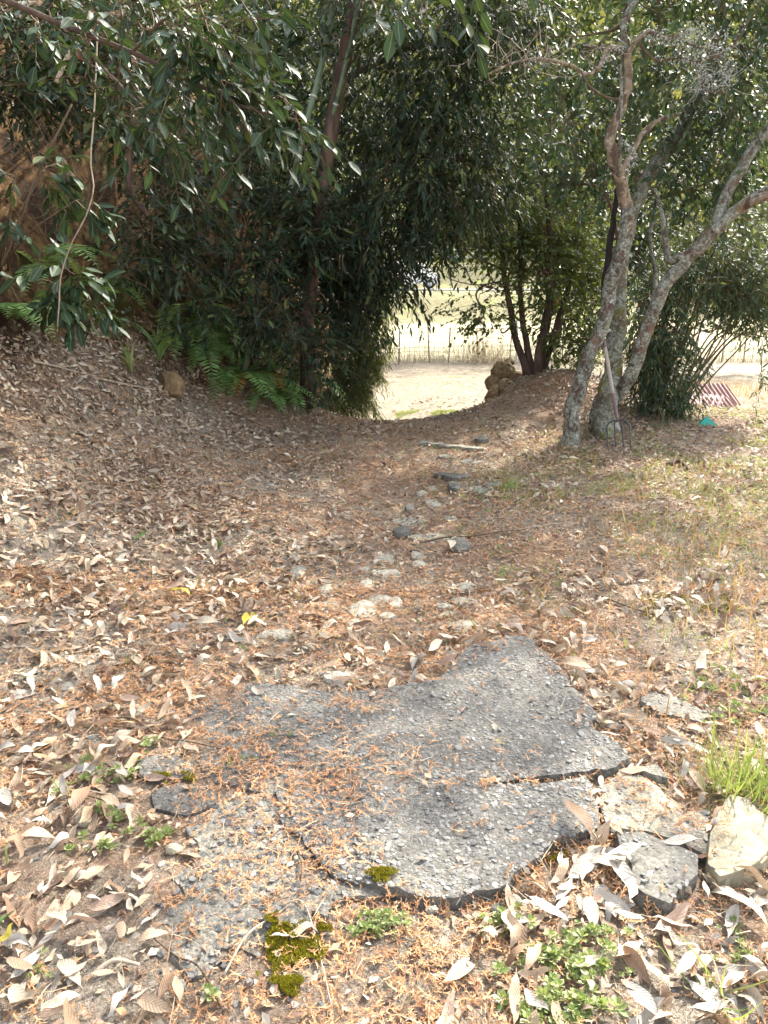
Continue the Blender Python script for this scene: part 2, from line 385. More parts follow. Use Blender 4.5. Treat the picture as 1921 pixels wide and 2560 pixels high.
def bamboo_mat():
    m, nt, n, l = nodes('bamboo_culm'); pos = objpos(n)
    c = ramp(n, l, noise(n, l, 3, 3, pos), [(.3, (.06, .10, .055)), (.6, (.13, .17, .10)), (.8, (.22, .24, .15))])
    finish(nt, n, l, c, .45, None, spec=.4); return m
M_BAMB = bamboo_mat()
def ground_mat():
    m, nt, n, l = nodes('litter_soil'); pos = objpos(n)
    big = noise(n, l, .9, 4, pos); mid = noise(n, l, 9, 6, pos, .7, .5); fin = noise(n, l, 120, 5, pos, .75, .8)
    a = ramp(n, l, fin, [(.28, (.08, .055, .04)), (.42, (.25, .165, .11)), (.56, (.40, .27, .185)), (.7, (.54, .45, .35))])
    b = ramp(n, l, fin, [(.28, (.10, .082, .065)), (.48, (.32, .27, .21)), (.68, (.56, .50, .42))])
    f = ramp(n, l, mth(n, l, 'ADD', mth(n, l, 'MULTIPLY', big, .6), mth(n, l, 'MULTIPLY', mid, .4)), [(.42, (0, 0, 0)), (.54, (1, 1, 1))])
    c = mixc(n, l, f, a, b)
    g = ramp(n, l, noise(n, l, 3.1, 5, pos, .7), [(.60, (0, 0, 0)), (.68, (.55, .55, .55))])
    c = mixc(n, l, g, c, ramp(n, l, fin, [(.3, (.05, .07, .02)), (.7, (.2, .24, .07))]))
    # bare soil shows where the ground stands steep
    a2 = noise(n, l, 2.2, 6, pos, .65, .8); b2 = noise(n, l, 14, 6, pos, .7, .5); f2 = noise(n, l, 90, 4, pos, .7)
    e = ramp(n, l, a2, [(.36, (.04, .026, .017)), (.46, (.11, .062, .034)), (.53, (.30, .18, .075)), (.68, (.36, .24, .12)), (.8, (.24, .18, .11))])
    e = mixc(n, l, ramp(n, l, b2, [(.42, (.75, .75, .75)), (.56, (0, 0, 0))]), e, (.07, .045, .03))
    e = mixc(n, l, ramp(n, l, noise(n, l, 1.3, 5, pos, .6), [(.56, (0, 0, 0)), (.62, (.7, .7, .7))]), e, (.10, .12, .03))
    e = mixc(n, l, mth(n, l, 'MULTIPLY', f2, .5), e, mixc(n, l, 1.0, e, (.4, .36, .33), 'MULTIPLY'))
    ge = n.new('ShaderNodeNewGeometry'); sp = n.new('ShaderNodeSeparateXYZ'); l.new(ge.outputs['True Normal'], sp.inputs[0])
    st = ramp(n, l, mth(n, l, 'ADD', sp.outputs[2], mth(n, l, 'MULTIPLY', mth(n, l, 'SUBTRACT', b2, .5), .5)), [(.52, (1, 1, 1)), (.72, (0, 0, 0))])
    c = mixc(n, l, st, c, e)
    finish(nt, n, l, c, .95, mth(n, l, 'ADD', fin, mth(n, l, 'MULTIPLY', b2, 1.5)), 1.0, .03, .12); return m
M_GROUND = ground_mat(); M_BANK = M_GROUND
def field_mat(name, stops, sc=30, green=.62):
    m, nt, n, l = nodes(name); pos = objpos(n)
    a = noise(n, l, sc, 6, pos, .75, .5); b = noise(n, l, .5, 4, pos)
    c = ramp(n, l, a, stops)
    c = mixc(n, l, ramp(n, l, b, [(green, (0, 0, 0)), (green + .1, (.5, .5, .5))]), c, (.30, .34, .10))
    finish(nt, n, l, c, .95, a, .8, .03, .1); return m
M_YARD = field_mat('dry_yard', [(.3, (.12, .10, .07)), (.5, (.25, .215, .165)), (.7, (.35, .31, .25))])
M_FIELD = field_mat('pale_mown_field', [(.3, (.28, .24, .145)), (.5, (.36, .32, .205)), (.7, (.43, .39, .27))], 12, .7)
M_VERGE = field_mat('grassy_embankment', [(.3, (.09, .08, .04)), (.5, (.17, .155, .085)), (.7, (.24, .22, .14))], 6, .55)
M_HILL = field_mat('hillside_scrub', [(.3, (.05, .06, .02)), (.5, (.11, .11, .04)), (.7, (.19, .17, .08))], 1.2, .5)
def concrete(name, stops, sc=70, grit=.7, stain=True):
    m, nt, n, l = nodes(name); pos = objpos(n)
    v = n.new('ShaderNodeTexVoronoi'); v.inputs['Scale'].default_value = sc; l.new(pos, v.inputs['Vector'])
    a = noise(n, l, 5, 5, pos, .65); f = noise(n, l, 190, 4, pos, .7)
    c = ramp(n, l, mth(n, l, 'ADD', mth(n, l, 'MULTIPLY', a, .6), mth(n, l, 'MULTIPLY', f, .4)), stops)
    bw = n.new('ShaderNodeRGBToBW'); l.new(v.outputs['Color'], bw.inputs[0])
    c = mixc(n, l, .45, c, mixc(n, l, 1.0, c, mixc(n, l, 1.0, bw.outputs[0], (1.5, 1.47, 1.42), 'MULTIPLY'), 'MULTIPLY'))
    if stain:
        s = ramp(n, l, noise(n, l, 6.5, 4, pos, .6), [(.66, (0, 0, 0)), (.72, (.55, .55, .55))])
        c = mixc(n, l, s, c, (.40, .31, .14))
    c = mixc(n, l, 1.0, c, (1.05, 1.0, .90), 'MULTIPLY')
    h = mth(n, l, 'ADD', mth(n, l, 'MULTIPLY', v.outputs['Distance'], -1.2), f)
    finish(nt, n, l, c, .85, h, grit, .008, .3); return m
M_SLAB = concrete('rough_aggregate_concrete', [(.3, (.06, .06, .06)), (.5, (.135, .134, .132)), (.7, (.23, .225, .21))])
M_SLABL = concrete('worn_concrete', [(.3, (.09, .088, .08)), (.5, (.19, .185, .17)), (.7, (.31, .30, .27))], 90, .6)
M_PSTONE = concrete('pale_path_stone', [(.3, (.14, .14, .125)), (.5, (.26, .26, .235)), (.7, (.40, .395, .36))], 60, .5, False)
M_DSTONE = concrete('dark_path_stone', [(.3, (.06, .062, .062)), (.5, (.125, .125, .122)), (.7, (.22, .215, .2))], 60, .5, False)
M_CREAM = concrete('cream_rock', [(.3, (.20, .19, .15)), (.5, (.31, .295, .23)), (.7, (.40, .385, .32))], 40, .5, False)
M_BROCK = concrete('brown_wall_rock', [(.3, (.09, .065, .04)), (.5, (.24, .17, .10)), (.7, (.42, .33, .2))], 25, .8, True)
def chip_mat():
    m, nt, n, l = nodes('stone_chip'); r = rand01(n, l)
    c = ramp(n, l, r, [(0, (.08, .08, .078)), (.4, (.125, .122, .115)), (.85, (.18, .175, .16)), (.98, (.23, .22, .2)), (1, (.40, .38, .36))])
    finish(nt, n, l, c, .7, noise(n, l, 200, 3, objpos(n)), .4, .002, .4); return m
M_CHIP = chip_mat()
def plain(name, col, rough=.6, spec=.5, metal=0, var=.25, sc=20):
    m, nt, n, l = nodes(name); f = noise(n, l, sc, 5, objpos(n))
    c = mixc(n, l, mth(n, l, 'MULTIPLY', f, var * 2), col, tuple(k * .5 for k in col))
    finish(nt, n, l, c, rough, f, .2, .003, spec, metal=metal); return m
M_SHAFT = plain('weathered_ash_wood', (.42, .37, .33), .8, .3, 0, .5, 60)
M_SHAFT2 = plain('painted_purple_brown_metal', (.19, .125, .13), .6, .4, 0, .4)
M_IRON = plain('dark_iron', (.05, .055, .06), .5, .5, .6)
M_HGRIP = plain('pale_wood_grip', (.36, .33, .27), .8)
M_TEAL = plain('teal_plastic', (.02, .30, .24), .35, .5, 0, .1)
M_ROOF = plain('faded_red_sheet', (.42, .26, .24), .7, .3, 0, .5, 12)
M_PAINT = plain('white_vehicle_paint', (.78, .80, .82), .3, .5, 0, .05)
M_GLASS = plain('dark_vehicle_glass', (.02, .03, .04), .08, .8, 0, .05)
M_RUBBER = plain('tyre_rubber', (.02, .02, .02), .9)
M_GALV = plain('galvanised_steel', (.45, .47, .48), .5, .5, .5)
M_WIRE = plain('rusty_wire', (.22, .18, .14), .7)
M_ROAD = plain('road_surface', (.16, .16, .165), .9, .2, 0, .2, 4)
M_WALLW = plain('pale_block_wall', (.5, .5, .48), .9)
M_WPOLE = plain('white_pole', (.65, .66, .68), .5)
M_LICHW = plain('grey_lichen', (.55, .57, .53), .95, .1, 0, .4, 80)
M_CONE = plain('brown_cone', (.16, .09, .06), .9)

# ---------------------------------------------------------------- the ground in pieces of one height field
def axis(*segs):
    out = []
    for a, b, n in segs: out += list(np.linspace(a, b, n, endpoint=False))
    return np.array(out + [segs[-1][1]])
XS = axis((-260, -40, 14), (-40, -8, 24), (-8, -5, 30), (-5, 4.5, 170), (4.5, 9, 36), (9, 40, 30), (40, 260, 14))
YS = axis((-12, 0, 24), (0, 5, 90), (5, 13, 120), (13, 30, 50), (30, 75, 70), (75, 330, 30))
GX, GY = np.meshgrid(XS, YS, indexing='ij'); GZ = H(GX, GY)
GV = np.stack([GX, GY, GZ], -1).reshape(-1, 3)
ni, nj = GX.shape
ii, jj = np.meshgrid(np.arange(ni - 1), np.arange(nj - 1), indexing='ij'); ii = ii.ravel(); jj = jj.ravel()
Q = np.stack([ii * nj + jj, (ii + 1) * nj + jj, (ii + 1) * nj + jj + 1, ii * nj + jj + 1], 1)
ctr = GV[Q].mean(1)
ub = bank_u(ctr[:, 0], ctr[:, 1])
reg = np.zeros(len(Q), int)
reg[(ctr[:, 1] > 11.2) | ((ctr[:, 0] > 3.2) & (ctr[:, 1] > 9.5))] = 1
reg[(ub > 1.3) & (ctr[:, 1] < 26)] = 2
reg[(ctr[:, 1] > 26.2)] = 3
reg[(ctr[:, 1] > 47.5 + .18 * ctr[:, 0])] = 4
reg[ctr[:, 1] > 72] = 5
for k, (nm, mt) in enumerate([('ground', M_GROUND), ('yard', M_YARD), ('earth_bank', M_BANK), ('field', M_FIELD), ('embankment', M_VERGE), ('hill', M_HILL)]):
    q = Q[reg == k]; used = np.unique(q); mp = np.zeros(len(GV), int); mp[used] = np.arange(len(used))
    mb = MB(); mb.add(GV[used], mp[q].ravel(), np.full(len(q), 4)); mb.build(nm, mt, None, True, 'structure')

# road along the embankment, slightly above it
mb = MB(); xs = np.linspace(-60, 90, 60); V = []
for x in xs:
    yc = 57.5 + .02 * x; z = float(max(H(x, yc - 2.4), H(x, yc + 2.4))) + .06
    V += [(x, yc - 2.4, z - .3), (x, yc - 2.4, z), (x, yc + 2.4, z), (x, yc + 2.4, z - .3)]
F = []
for i in range(len(xs) - 1):
    for a in range(3): F.append((i * 4 + a, i * 4 + 4 + a, i * 4 + 5 + a, i * 4 + 1 + a))
mb.faces(V, F); mb.build('road', M_ROAD, None, False, 'structure')

# ---------------------------------------------------------------- foliage machinery
T_BROAD = [leaf_tpl(5, .21, .22, .12, .5, .15 * s, .015, s, .12) for s in range(4)]
T_LONG = [leaf_tpl(2, .155, .25, -.12 + .05 * s, .48, .1 * s, .0, 10 + s) for s in range(3)]
T_ROUND = [leaf_tpl(2, .27, .2, .08, .48, .1 * s, .0, 20 + s) for s in range(3)]
T_TEA = [leaf_tpl(2, .21, .22, -.12, .42, .2 * s, .0, 30 + s) for s in range(3)]
T_LANCE = [leaf_tpl(2, .10, .3, -.15 + .08 * s, .4, .1 * s, .0, 40 + s) for s in range(3)]
T_FINE = [leaf_tpl(1, .07, .3, -.15, .4, .0, .0, 50 + s) for s in range(2)]
T_CHEAP = [leaf_tpl(1, .24, .25, -.1, .45, .0, .0, 60 + s) for s in range(2)]

def tips_in(blobs):
    P = []; C = []
    for (px, py, Y, rx, rz, ry, n) in blobs:
        c = W(px, py, Y); k = Y / FPX
        d = R.randn(n, 3); d = nrm(d) * (R.rand(n, 1) ** .42)
        p = c + d * np.array([rx * k, ry, rz * k])
        P.append(p); C.append(np.tile(c, (n, 1)))
    return np.concatenate(P), np.concatenate(C)
def twig_leaves(P, D, L, K, size, droop=.35, spread=.9, jit=.35, nup=1.0):
    """K leaves on each twig that starts at P and runs along D for L metres"""
    N = len(P); t = (np.arange(K) + 1.0) / K
    L = np.broadcast_to(L, N)
    D = nrm(D); side = nrm(np.cross(D, np.array([0, 0, 1.0]) + .2 * R.randn(N, 3)))
    pos = P[:, None] + D[:, None] * (L[:, None] * t[None])[..., None] + np.array([0, 0, -1.0]) * (droop * .3 * L[:, None] * t[None] ** 2)[..., None]
    sg = np.where(np.arange(K) % 2 == 0, 1, -1)[None, :, None]
    d = D[:, None] * .75 + side[:, None] * sg * spread * (1 - .5 * t[None, :, None]) + np.array([0, 0, -droop]) + jit * R.randn(N, K, 3)
    nr = np.array([0, 0, nup]) + .45 * R.randn(N, K, 3) - .0 * D[:, None]
    sz = size * (.5 + .75 * R.rand(N, K))
    return frames(pos.reshape(-1, 3), d.reshape(-1, 3), nr.reshape(-1, 3), sz.ravel())
def leaf_parts(parent, Ms, tpls, mat, nparts, name='leaf', mass='foliage'):
    """the leaves that show largest become objects, the rest one mesh"""
    if nparts:
        c = Ms[:, :3, 3] + Ms[:, :3, 1] * .5; px, py, d = proj(c)
        ok = (px > -10) & (px < 1931) & (py > -10) & (py < 2570) & (d > .3)
        s = np.where(ok, np.linalg.norm(Ms[:, :3, 1], axis=1) / np.maximum(d, .3), 0)
        top = np.argsort(-s)[:min(nparts, int(ok.sum()))]
    else: top = np.array([], int)
    rest = np.setdiff1d(np.arange(len(Ms)), top)
    off = np.array(parent.location)
    key = (id(tpls), mat.name)
    if key not in _lm:
        _lm[key] = []
        for T in tpls:
            b = MB(); b.add(T[0], T[1], T[2], T[3]); _lm[key].append(b.mesh(name, mat))
    for k, i in enumerate(top):
        M = Ms[i].copy(); M[:3, 3] -= off
        link(name, _lm[key][k % len(tpls)], parent, None, Matrix(M.tolist()))
    if len(rest):
        b = MB()
        for k, T in enumerate(tpls): b.inst(T, Ms[rest[k::len(tpls)]])
        child(mass, b, mat, parent, True, 'stuff')
_lm = {}
def connect(mb, skel, tips, r0=.006, r1=.002, frac=1.0, bend=.07):
    """branchlets that fork: every tip joins the nearest point of the limbs or of the branchlets already drawn"""
    n = int(len(tips) * frac)
    if n < 1: return
    t = tips[R.permutation(len(tips))[:n]]
    d0 = np.array([np.linalg.norm(skel - q, axis=1).min() for q in t]); t = t[np.argsort(d0)]
    ns = len(skel); N = np.concatenate([skel, t]); path = np.zeros(len(N)); par = np.zeros(n, int)
    for i in range(n):
        m = ns + i; c = np.linalg.norm(N[:m] - t[i], axis=1); k = int(np.argmin(c + .3 * path[:m])); par[i] = k; path[m] = path[k] + c[k]
    cnt = np.ones(len(N))
    for i in range(n - 1, -1, -1):
        if par[i] >= ns: cnt[par[i]] += cnt[ns + i]
    rr = .0017 * np.sqrt(cnt[ns:]) + .0006
    sticks(mb, N[par], t, rr * 1.15, rr * .9, bend, 4)

def make_tree(name, label, base, trunks, blobs, tpls, lmat, bmat, leafsize, K, twigL, nparts, droop=.35, dirmode='out', cat='tree', group=None, limbs=True, tfrac=.7, nup=1.0, trunkname='trunk', clump=.0, spread=.9):
    """trunks: list of (list of (px,py,Y), base radius m, tip radius m, material)"""
    t = thing(name, label, cat, base, group)
    skel = []
    for q, tr in enumerate(trunks):
        pts, r0, r1 = tr[0], tr[1], tr[2]; mt = tr[3] if len(tr) > 3 else bmat
        P = np.array([W(*p) if not isinstance(p, np.ndarray) else p for p in pts])
        n = max(10, int(len(P) * 7)); C = catmull(P, n)
        C = C + np.stack([vn(np.arange(n) * .35, np.full(n, 3.1 + q), 1), vn(np.arange(n) * .35, np.full(n, 8.1 + q), 2), 0 * C[:, 0]], 1) * r0 * .35
        r0 *= .8; r1 *= .85; rr = r0 + (r1 - r0) * np.linspace(0, 1, n) ** .8
        if len(tr) > 4 and tr[4]: rr[:5] *= np.array([1.35, 1.22, 1.12, 1.05, 1.02])
        b = MB(); tube(b, C, rr, 14 if r0 > .03 else 7, .10 if r0 > .03 else .06, q)
        child(trunkname if r0 > .018 or q == 0 else 'branch', b, mt, t); skel.append(C)
    skel = np.concatenate(skel)
    if blobs:
        tips, cen = tips_in(blobs)
        if clump:
            keep = (vn(tips[:, 0] * 2.2, tips[:, 2] * 2.2 + tips[:, 1] * .7, 3) + vn(tips[:, 0] * 5, tips[:, 2] * 5, 4) * .5) > clump - .5
            tips, cen = tips[keep], cen[keep]
        if limbs:
            lims = []
            for (px, py, Y, rx, rz, ry, n) in blobs:
                c = W(px, py, Y); k = np.linalg.norm(skel - c, axis=1).argmin(); a = skel[k]
                m = (a + c) / 2 + np.array([0, 0, .12]) * np.linalg.norm(c - a) + R.randn(3) * .06
                C = catmull([a, m, c], 9); b = MB(); tube(b, C, np.linspace(.012 + .012 * np.linalg.norm(c - a), .006, 9), 6, .1, 2)
                child('limb', b, bmat, t); lims.append(C)
            skel2 = np.concatenate([skel] + lims)
        else: skel2 = skel
        if dirmode == 'out': D = nrm(tips - cen) + .5 * R.randn(len(tips), 3) + np.array([0, 0, -.25])
        elif dirmode == 'down': D = .6 * R.randn(len(tips), 3) + np.array([0, 0, -1.0])
        else: D = R.randn(len(tips), 3) * .45 + np.array(dirmode)
        D = nrm(D); L = twigL * (.6 + .8 * R.rand(len(tips)))
        b = MB(); sticks(b, tips, tips + D * L[:, None] + np.array([0, 0, -droop * .3]) * L[:, None], .003, .0015, .03, 2)
        connect(b, skel2, tips, frac=tfrac)
        child('twigs', b, M_TWIG, t, True, 'stuff')
        Ms = twig_leaves(tips, D, L, K, leafsize, droop, nup=nup, spread=spread)
        leaf_parts(t, Ms, tpls, lmat, nparts)
    return t
def base_at(px, py, Y=None):
    if Y is None: g = G(px, py); return g
    w = W(px, py, Y); w[2] = H(w[0], w[1]); return w

# ================================================================ FOREGROUND SLABS AND STONES
def refine(P, step, amp, seed):
    out = []; n = len(P)
    for i in range(n):
        a = np.array(P[i]); b = np.array(P[(i + 1) % n]); L = np.linalg.norm(b - a); m = max(1, int(L / step)); nn = np.array([-(b - a)[1], (b - a)[0]]) / max(L, 1e-6)
        for k in range(m):
            p = a + (b - a) * k / m
            j = amp * (vn(p[0] * 9 + seed, p[1] * 9, 1) * 1.6 + vn(p[0] * 40 + seed, p[1] * 40, 2)) * (1 if k else .4)
            out.append(p + nn * j)
    return np.array(out)
def inside(P, pts):
    x, y = pts[:, 0], pts[:, 1]; r = np.zeros(len(pts), bool); n = len(P)
    for i in range(n):
        x1, y1 = P[i]; x2, y2 = P[(i + 1) % n]
        c = ((y1 > y) != (y2 > y)) & (x < (x2 - x1) * (y - y1) / (y2 - y1 + 1e-12) + x1); r ^= c
    return r
def slab_mesh(mb, poly, top, thick, step=.03, amp=.008, zn=.006, seed=0, dome=0.0, tilt=(0, 0), bed=None):
    """poly: world xy outline; top: height of the upper face above the ground under it"""
    O = refine(poly, step, amp, seed); n = len(O)
    if sum(O[i][0] * O[(i + 1) % n][1] - O[(i + 1) % n][0] * O[i][1] for i in range(n)) < 0: O = O[::-1]
    c = O.mean(0); Inn = c + (O - c) * .985
    mn, mx = O.min(0), O.max(0); st = step * 1.3
    gx, gy = np.meshgrid(np.arange(mn[0], mx[0], st), np.arange(mn[1], mx[1], st)); g = np.stack([gx.ravel(), gy.ravel()], 1)
    g = g + (R.rand(*g.shape) - .5) * st * .5; g = g[inside(O, g)]
    dd = np.min(np.linalg.norm(g[:, None] - O[None], axis=2), axis=1) if len(g) else np.array([]); g = g[dd > st * .55] if len(g) else g
    pts = [Vector(p) for p in O] + [Vector(p) for p in g]
    vs, es, fs, *_ = delaunay_2d_cdt(pts, [], [list(range(n))], 1, 1e-5)
    vs = np.array([[v.x, v.y] for v in vs]); rad = np.linalg.norm(vs - c, axis=1).max()
    zb = H(c[0], c[1]) if bed is None else bed
    de = np.min(np.linalg.norm(vs[:, None] - O[None], axis=2), axis=1)
    zt = zb + top + zn * 2 * fbm(vs[:, 0] * 7 + seed, vs[:, 1] * 7, 1) + zn * vn(vs[:, 0] * 45, vs[:, 1] * 45, 3)
    zt += dome * sst(de / (rad * .7)) + tilt[0] * (vs[:, 0] - (c[0] if bed is None else .15)) + tilt[1] * (vs[:, 1] - c[1]) - .25 * zn * (de < .012)
    V = np.column_stack([vs, zt]); mb.faces(V, [tuple(f) for f in fs])
    # side wall
    idx = [int(np.argmin(np.linalg.norm(vs - p, axis=1))) for p in O]
    T = V[idx]; rings = [T]
    for k, (fr, ex) in enumerate(((.35, .012), (.75, .006), (1.0, -.01))):
        nn = np.roll(O, -1, 0) - np.roll(O, 1, 0); nn = np.stack([nn[:, 1], -nn[:, 0]], 1); nn = nn / np.maximum(np.linalg.norm(nn, axis=1, keepdims=True), 1e-6)
        j = (ex * (.5 + vn(O[:, 0] * 30 + k * 7, O[:, 1] * 30, 2) * 1.5))[:, None] * min(1, thick / .05)
        p = O + nn * j; rings.append(np.column_stack([p, T[:, 2] - thick * fr]))
    V2 = np.concatenate(rings); F = []
    for k in range(3):
        for i in range(n): a = k * n + i; b = k * n + (i + 1) % n; F.append((a, a + n, b + n, b))
    mb.faces(V2, F)
    return O, V
T_CHIP = []
for s in range(5):
    r = np.random.RandomState(200 + s); n = 6; V = []; F = []
    for ring, (rr, z) in enumerate(((1, -.2), (.95, .10), (.7, .18))):
        for i in range(n):
            a = i * 2 * PI / n + .5 * ring * .4; k = rr * (.75 + .5 * r.rand()); V.append((k * math.cos(a), .72 * k * math.sin(a), z + .05 * (r.rand() - .5)))
    for ring in range(2):
        for i in range(n): F.append((ring * n + i, ring * n + (i + 1) % n, ring * n + n + (i + 1) % n, ring * n + n + i))
    F.append(tuple(2 * n + i for i in range(n))); T_CHIP.append(pack(V, F))
def chips_on(mb, poly, zf, dens, s0, s1, mask=None, maxn=9000):
    mn, mx = poly.min(0), poly.max(0); A = (mx - mn).prod(); N = min(maxn, int(A * dens))
    p = mn + R.rand(N, 2) * (mx - mn); p = p[inside(poly, p)]
    if mask is not None: p = p[mask(p)]
    N = len(p); z = zf(p)
    pos = np.column_stack([p, z]); a = R.rand(N) * 2 * PI
    d = np.column_stack([np.cos(a), np.sin(a), .15 * R.randn(N)]); nr = np.array([0, 0, 1.0]) + .13 * R.randn(N, 3)
    M = frames(pos, d, nr, s0 + (s1 - s0) * R.rand(N) ** 3)
    for k, T in enumerate(T_CHIP): mb.inst(T, M[k::5])
def PG(lst): return np.array([G(*p)[:2] for p in lst])
OUT_UP = [(1087, 1715), (1140, 1665), (1192, 1625), (1284, 1604), (1336, 1610), (1365, 1662), (1412, 1708), (1440, 1745), (1487, 1804), (1475, 1838), (1530, 1880), (1574, 1920), (1516, 1950), (1464, 1958), (1307, 1972), (1134, 1979), (1040, 1988), (900, 1990), (760, 1985), (640, 1985), (540, 1960), (490, 1900), (470, 1830), (480, 1775), (544, 1724), (620, 1705), (717, 1718), (810, 1738), (983, 1728)]
OUT_LO = [(690, 1990), (838, 1993), (1047, 1991), (1134, 1982), (1307, 1975), (1464, 1963), (1484, 2000), (1490, 2060), (1498, 2095), (1430, 2120), (1365, 2145), (1320, 2180), (1284, 2209), (1273, 2236), (1186, 2250), (1099, 2263), (1018, 2256), (960, 2246), (880, 2222), (820, 2180), (760, 2130), (700, 2060)]
SLABS = []
BED = float(H(.15, 2.35))
def concrete_thing(nm, label, outl, top, thick, mat, dens=900, cs=(.0035, .0105), zn=.005, dome=0, tilt=(0, 0), step=.03, amp=.008, seed=0, cat='slab', group=None, chips=True, chipmask=None, chipmax=9000):
    poly = PG(outl); b = MB(); O, V = slab_mesh(b, poly, top, thick, step, amp, zn, seed, dome, tilt, BED if nm == 'concrete_slab' else None)
    c = poly.mean(0); t = thing(nm, label, cat, (c[0], c[1], H(c[0], c[1])), group)
    child('body', b, mat, t)
    if chips:
        def zf(p):
            out = np.empty(len(p))
            for i in range(0, len(p), 2000):
                q = p[i:i + 2000]; k = np.linalg.norm(q[:, None] - V[None, :, :2], axis=2).argmin(1); out[i:i + 2000] = V[k, 2]
            return out
        b = MB(); chips_on(b, O, zf, dens, cs[0], cs[1], chipmask, chipmax); 
        if b.n: child('stone_chips', b, M_CHIP, t, False, 'stuff')
    SLABS.append((O, V)); return t
concrete_thing('concrete_slab', 'large rough grey concrete slab across the path, its corner humped up, above the crack', OUT_UP, .024, .085, M_SLAB, 9000, seed=1, dome=.010, amp=.02, tilt=(.024, 0), chipmax=8500)
concrete_thing('concrete_slab', 'lower grey concrete slab with a broken lower edge, below the long straight crack', OUT_LO, .026, .085, M_SLAB, 9500, seed=2, amp=.026, tilt=(.024, .0), chipmax=8500)
concrete_thing('concrete_fragment', 'wide pale broken concrete piece right of the lower slab under orange sprigs', [(1492, 1990), (1560, 1958), (1600, 1958), (1650, 1990), (1668, 2015), (1700, 2040), (1770, 2048), (1772, 2082), (1700, 2092), (1595, 2094), (1515, 2080), (1500, 2040)], .025, .07, M_PSTONE, 1500, seed=3, amp=.006, chipmax=500, cat='concrete piece', group='broken concrete pieces right of the slab')
concrete_thing('concrete_fragment', 'narrow concrete strip between the wide pale piece and the dark broken one', [(1600, 2100), (1700, 2098), (1772, 2090), (1762, 2160), (1700, 2128)], .035, .06, M_SLABL, 1500, seed=4, amp=.004, chipmax=200, cat='concrete piece', group='broken concrete pieces right of the slab')
concrete_thing('concrete_fragment', 'thick dark grey broken concrete lump beside the cream rock', [(1540, 2112), (1605, 2108), (1680, 2138), (1742, 2172), (1740, 2218), (1692, 2255), (1672, 2300), (1605, 2268), (1582, 2246), (1575, 2190), (1548, 2150)], .042, .10, M_DSTONE, 2500, seed=5, amp=.005, dome=.012, chipmax=500, cat='concrete piece', group='broken concrete pieces right of the slab')
concrete_thing('cream_rock', 'large cream white angular rock beside the grass tuft', [(1820, 2030), (1862, 2035), (1925, 2078), (1945, 2130), (1885, 2200), (1795, 2230), (1765, 2200), (1770, 2120), (1792, 2070)], .055, .11, M_CREAM, 0, seed=6, amp=.006, dome=.035, tilt=(-.05, .06), zn=.01, chips=False, cat='rock')
concrete_thing('concrete_fragment', 'flat weathered stone lying flush among litter right of the humped slab', [(1610, 1742), (1680, 1750), (1775, 1800), (1750, 1815), (1640, 1790), (1600, 1765)], .018, .05, M_SLABL, 1500, seed=7, chipmax=200, cat='stone')
concrete_thing('concrete_fragment', 'small concrete chunk at the right end of the long crack', [(1585, 1938), (1640, 1930), (1668, 1968), (1610, 1952)], .03, .05, M_SLABL, 900, seed=8, chipmax=80, cat='stone')
concrete_thing('worn_patch', 'flush worn concrete patch at the left edge of the upper slab', [(345, 1905), (420, 1890), (480, 1912), (470, 1950), (400, 1962), (350, 1945)], .012, .03, M_SLAB, 2000, seed=9, chipmax=700, cat='concrete patch')
concrete_thing('worn_patch', 'flush worn concrete patch just below the leftmost flush one', [(380, 1990), (450, 1965), (530, 1975), (545, 2010), (470, 2045), (390, 2025)], .012, .03, M_SLAB, 2000, seed=10, chipmax=700, cat='concrete patch')
concrete_thing('worn_patch', 'crumbling gravelly concrete apron left of the lower slab', [(560, 2000), (700, 1975), (900, 1985), (930, 2100), (980, 2200), (940, 2255), (860, 2262), (820, 2310), (790, 2290), (740, 2360), (660, 2340), (640, 2400), (560, 2380), (520, 2450), (430, 2400), (450, 2340), (400, 2310), (460, 2250), (430, 2200), (500, 2150), (465, 2080), (520, 2060)], .009, .04, M_SLABL, 3600, (.003, .014), seed=11, amp=.035, zn=.010, chipmax=1700, cat='concrete patch')
PST = [(746, 1433, 46, 35, 0), (815, 1480, 44, 34, 0), (826, 1511, 42, 30, 0), (966, 1437, 74, 20, 1), (915, 1463, 38, 18, 1), (961, 1404, 55, 18, 0), (911, 1425, 32, 12, 1), (953, 1503, 66, 26, 1), (905, 1530, 74, 32, 1), (990, 1515, 34, 26, 1), (888, 1562, 42, 22, 0), (970, 1545, 40, 12, 1), (1168, 1475, 52, 20, 0), (1160, 1507, 64, 18, 0), (1109, 1522, 46, 14, 0), (1164, 1568, 98, 36, 0), (713, 1589, 48, 28, 0), (1046, 1395, 42, 20, 0), (1050, 1417, 46, 14, 0), (1151, 1374, 52, 24, 2), (1025, 1307, 95, 24, 0), (1075, 1345, 120, 22, 0), (1005, 1340, 42, 20, 2), (1084, 1262, 42, 18, 0), (1079, 1224, 34, 16, 0), (1054, 1236, 32, 14, 1), (1136, 1226, 32, 20, 2), (1025, 1279, 22, 16, 2), (1198, 1231, 48, 14, 0), (1134, 1197, 90, 14, 2), (1126, 1300, 32, 14, 0), (1181, 1155, 66, 12, 0), (1236, 1212, 54, 12, 0), (1383, 1218, 48, 9, 1), (1122, 1144, 44, 9, 0), (688, 1591, 92, 24, 0), (555, 1597, 62, 16, 0), (850, 1695, 92, 28, 1), (165, 1718, 38, 24, 0), (1205, 1105, 34, 14, 2), (640, 1480, 26, 10, 1), (770, 1625, 30, 12, 0)]
AD = ['grey green', 'pale whitish', 'dark grey']
AM = [M_PSTONE, M_CREAM, M_DSTONE]
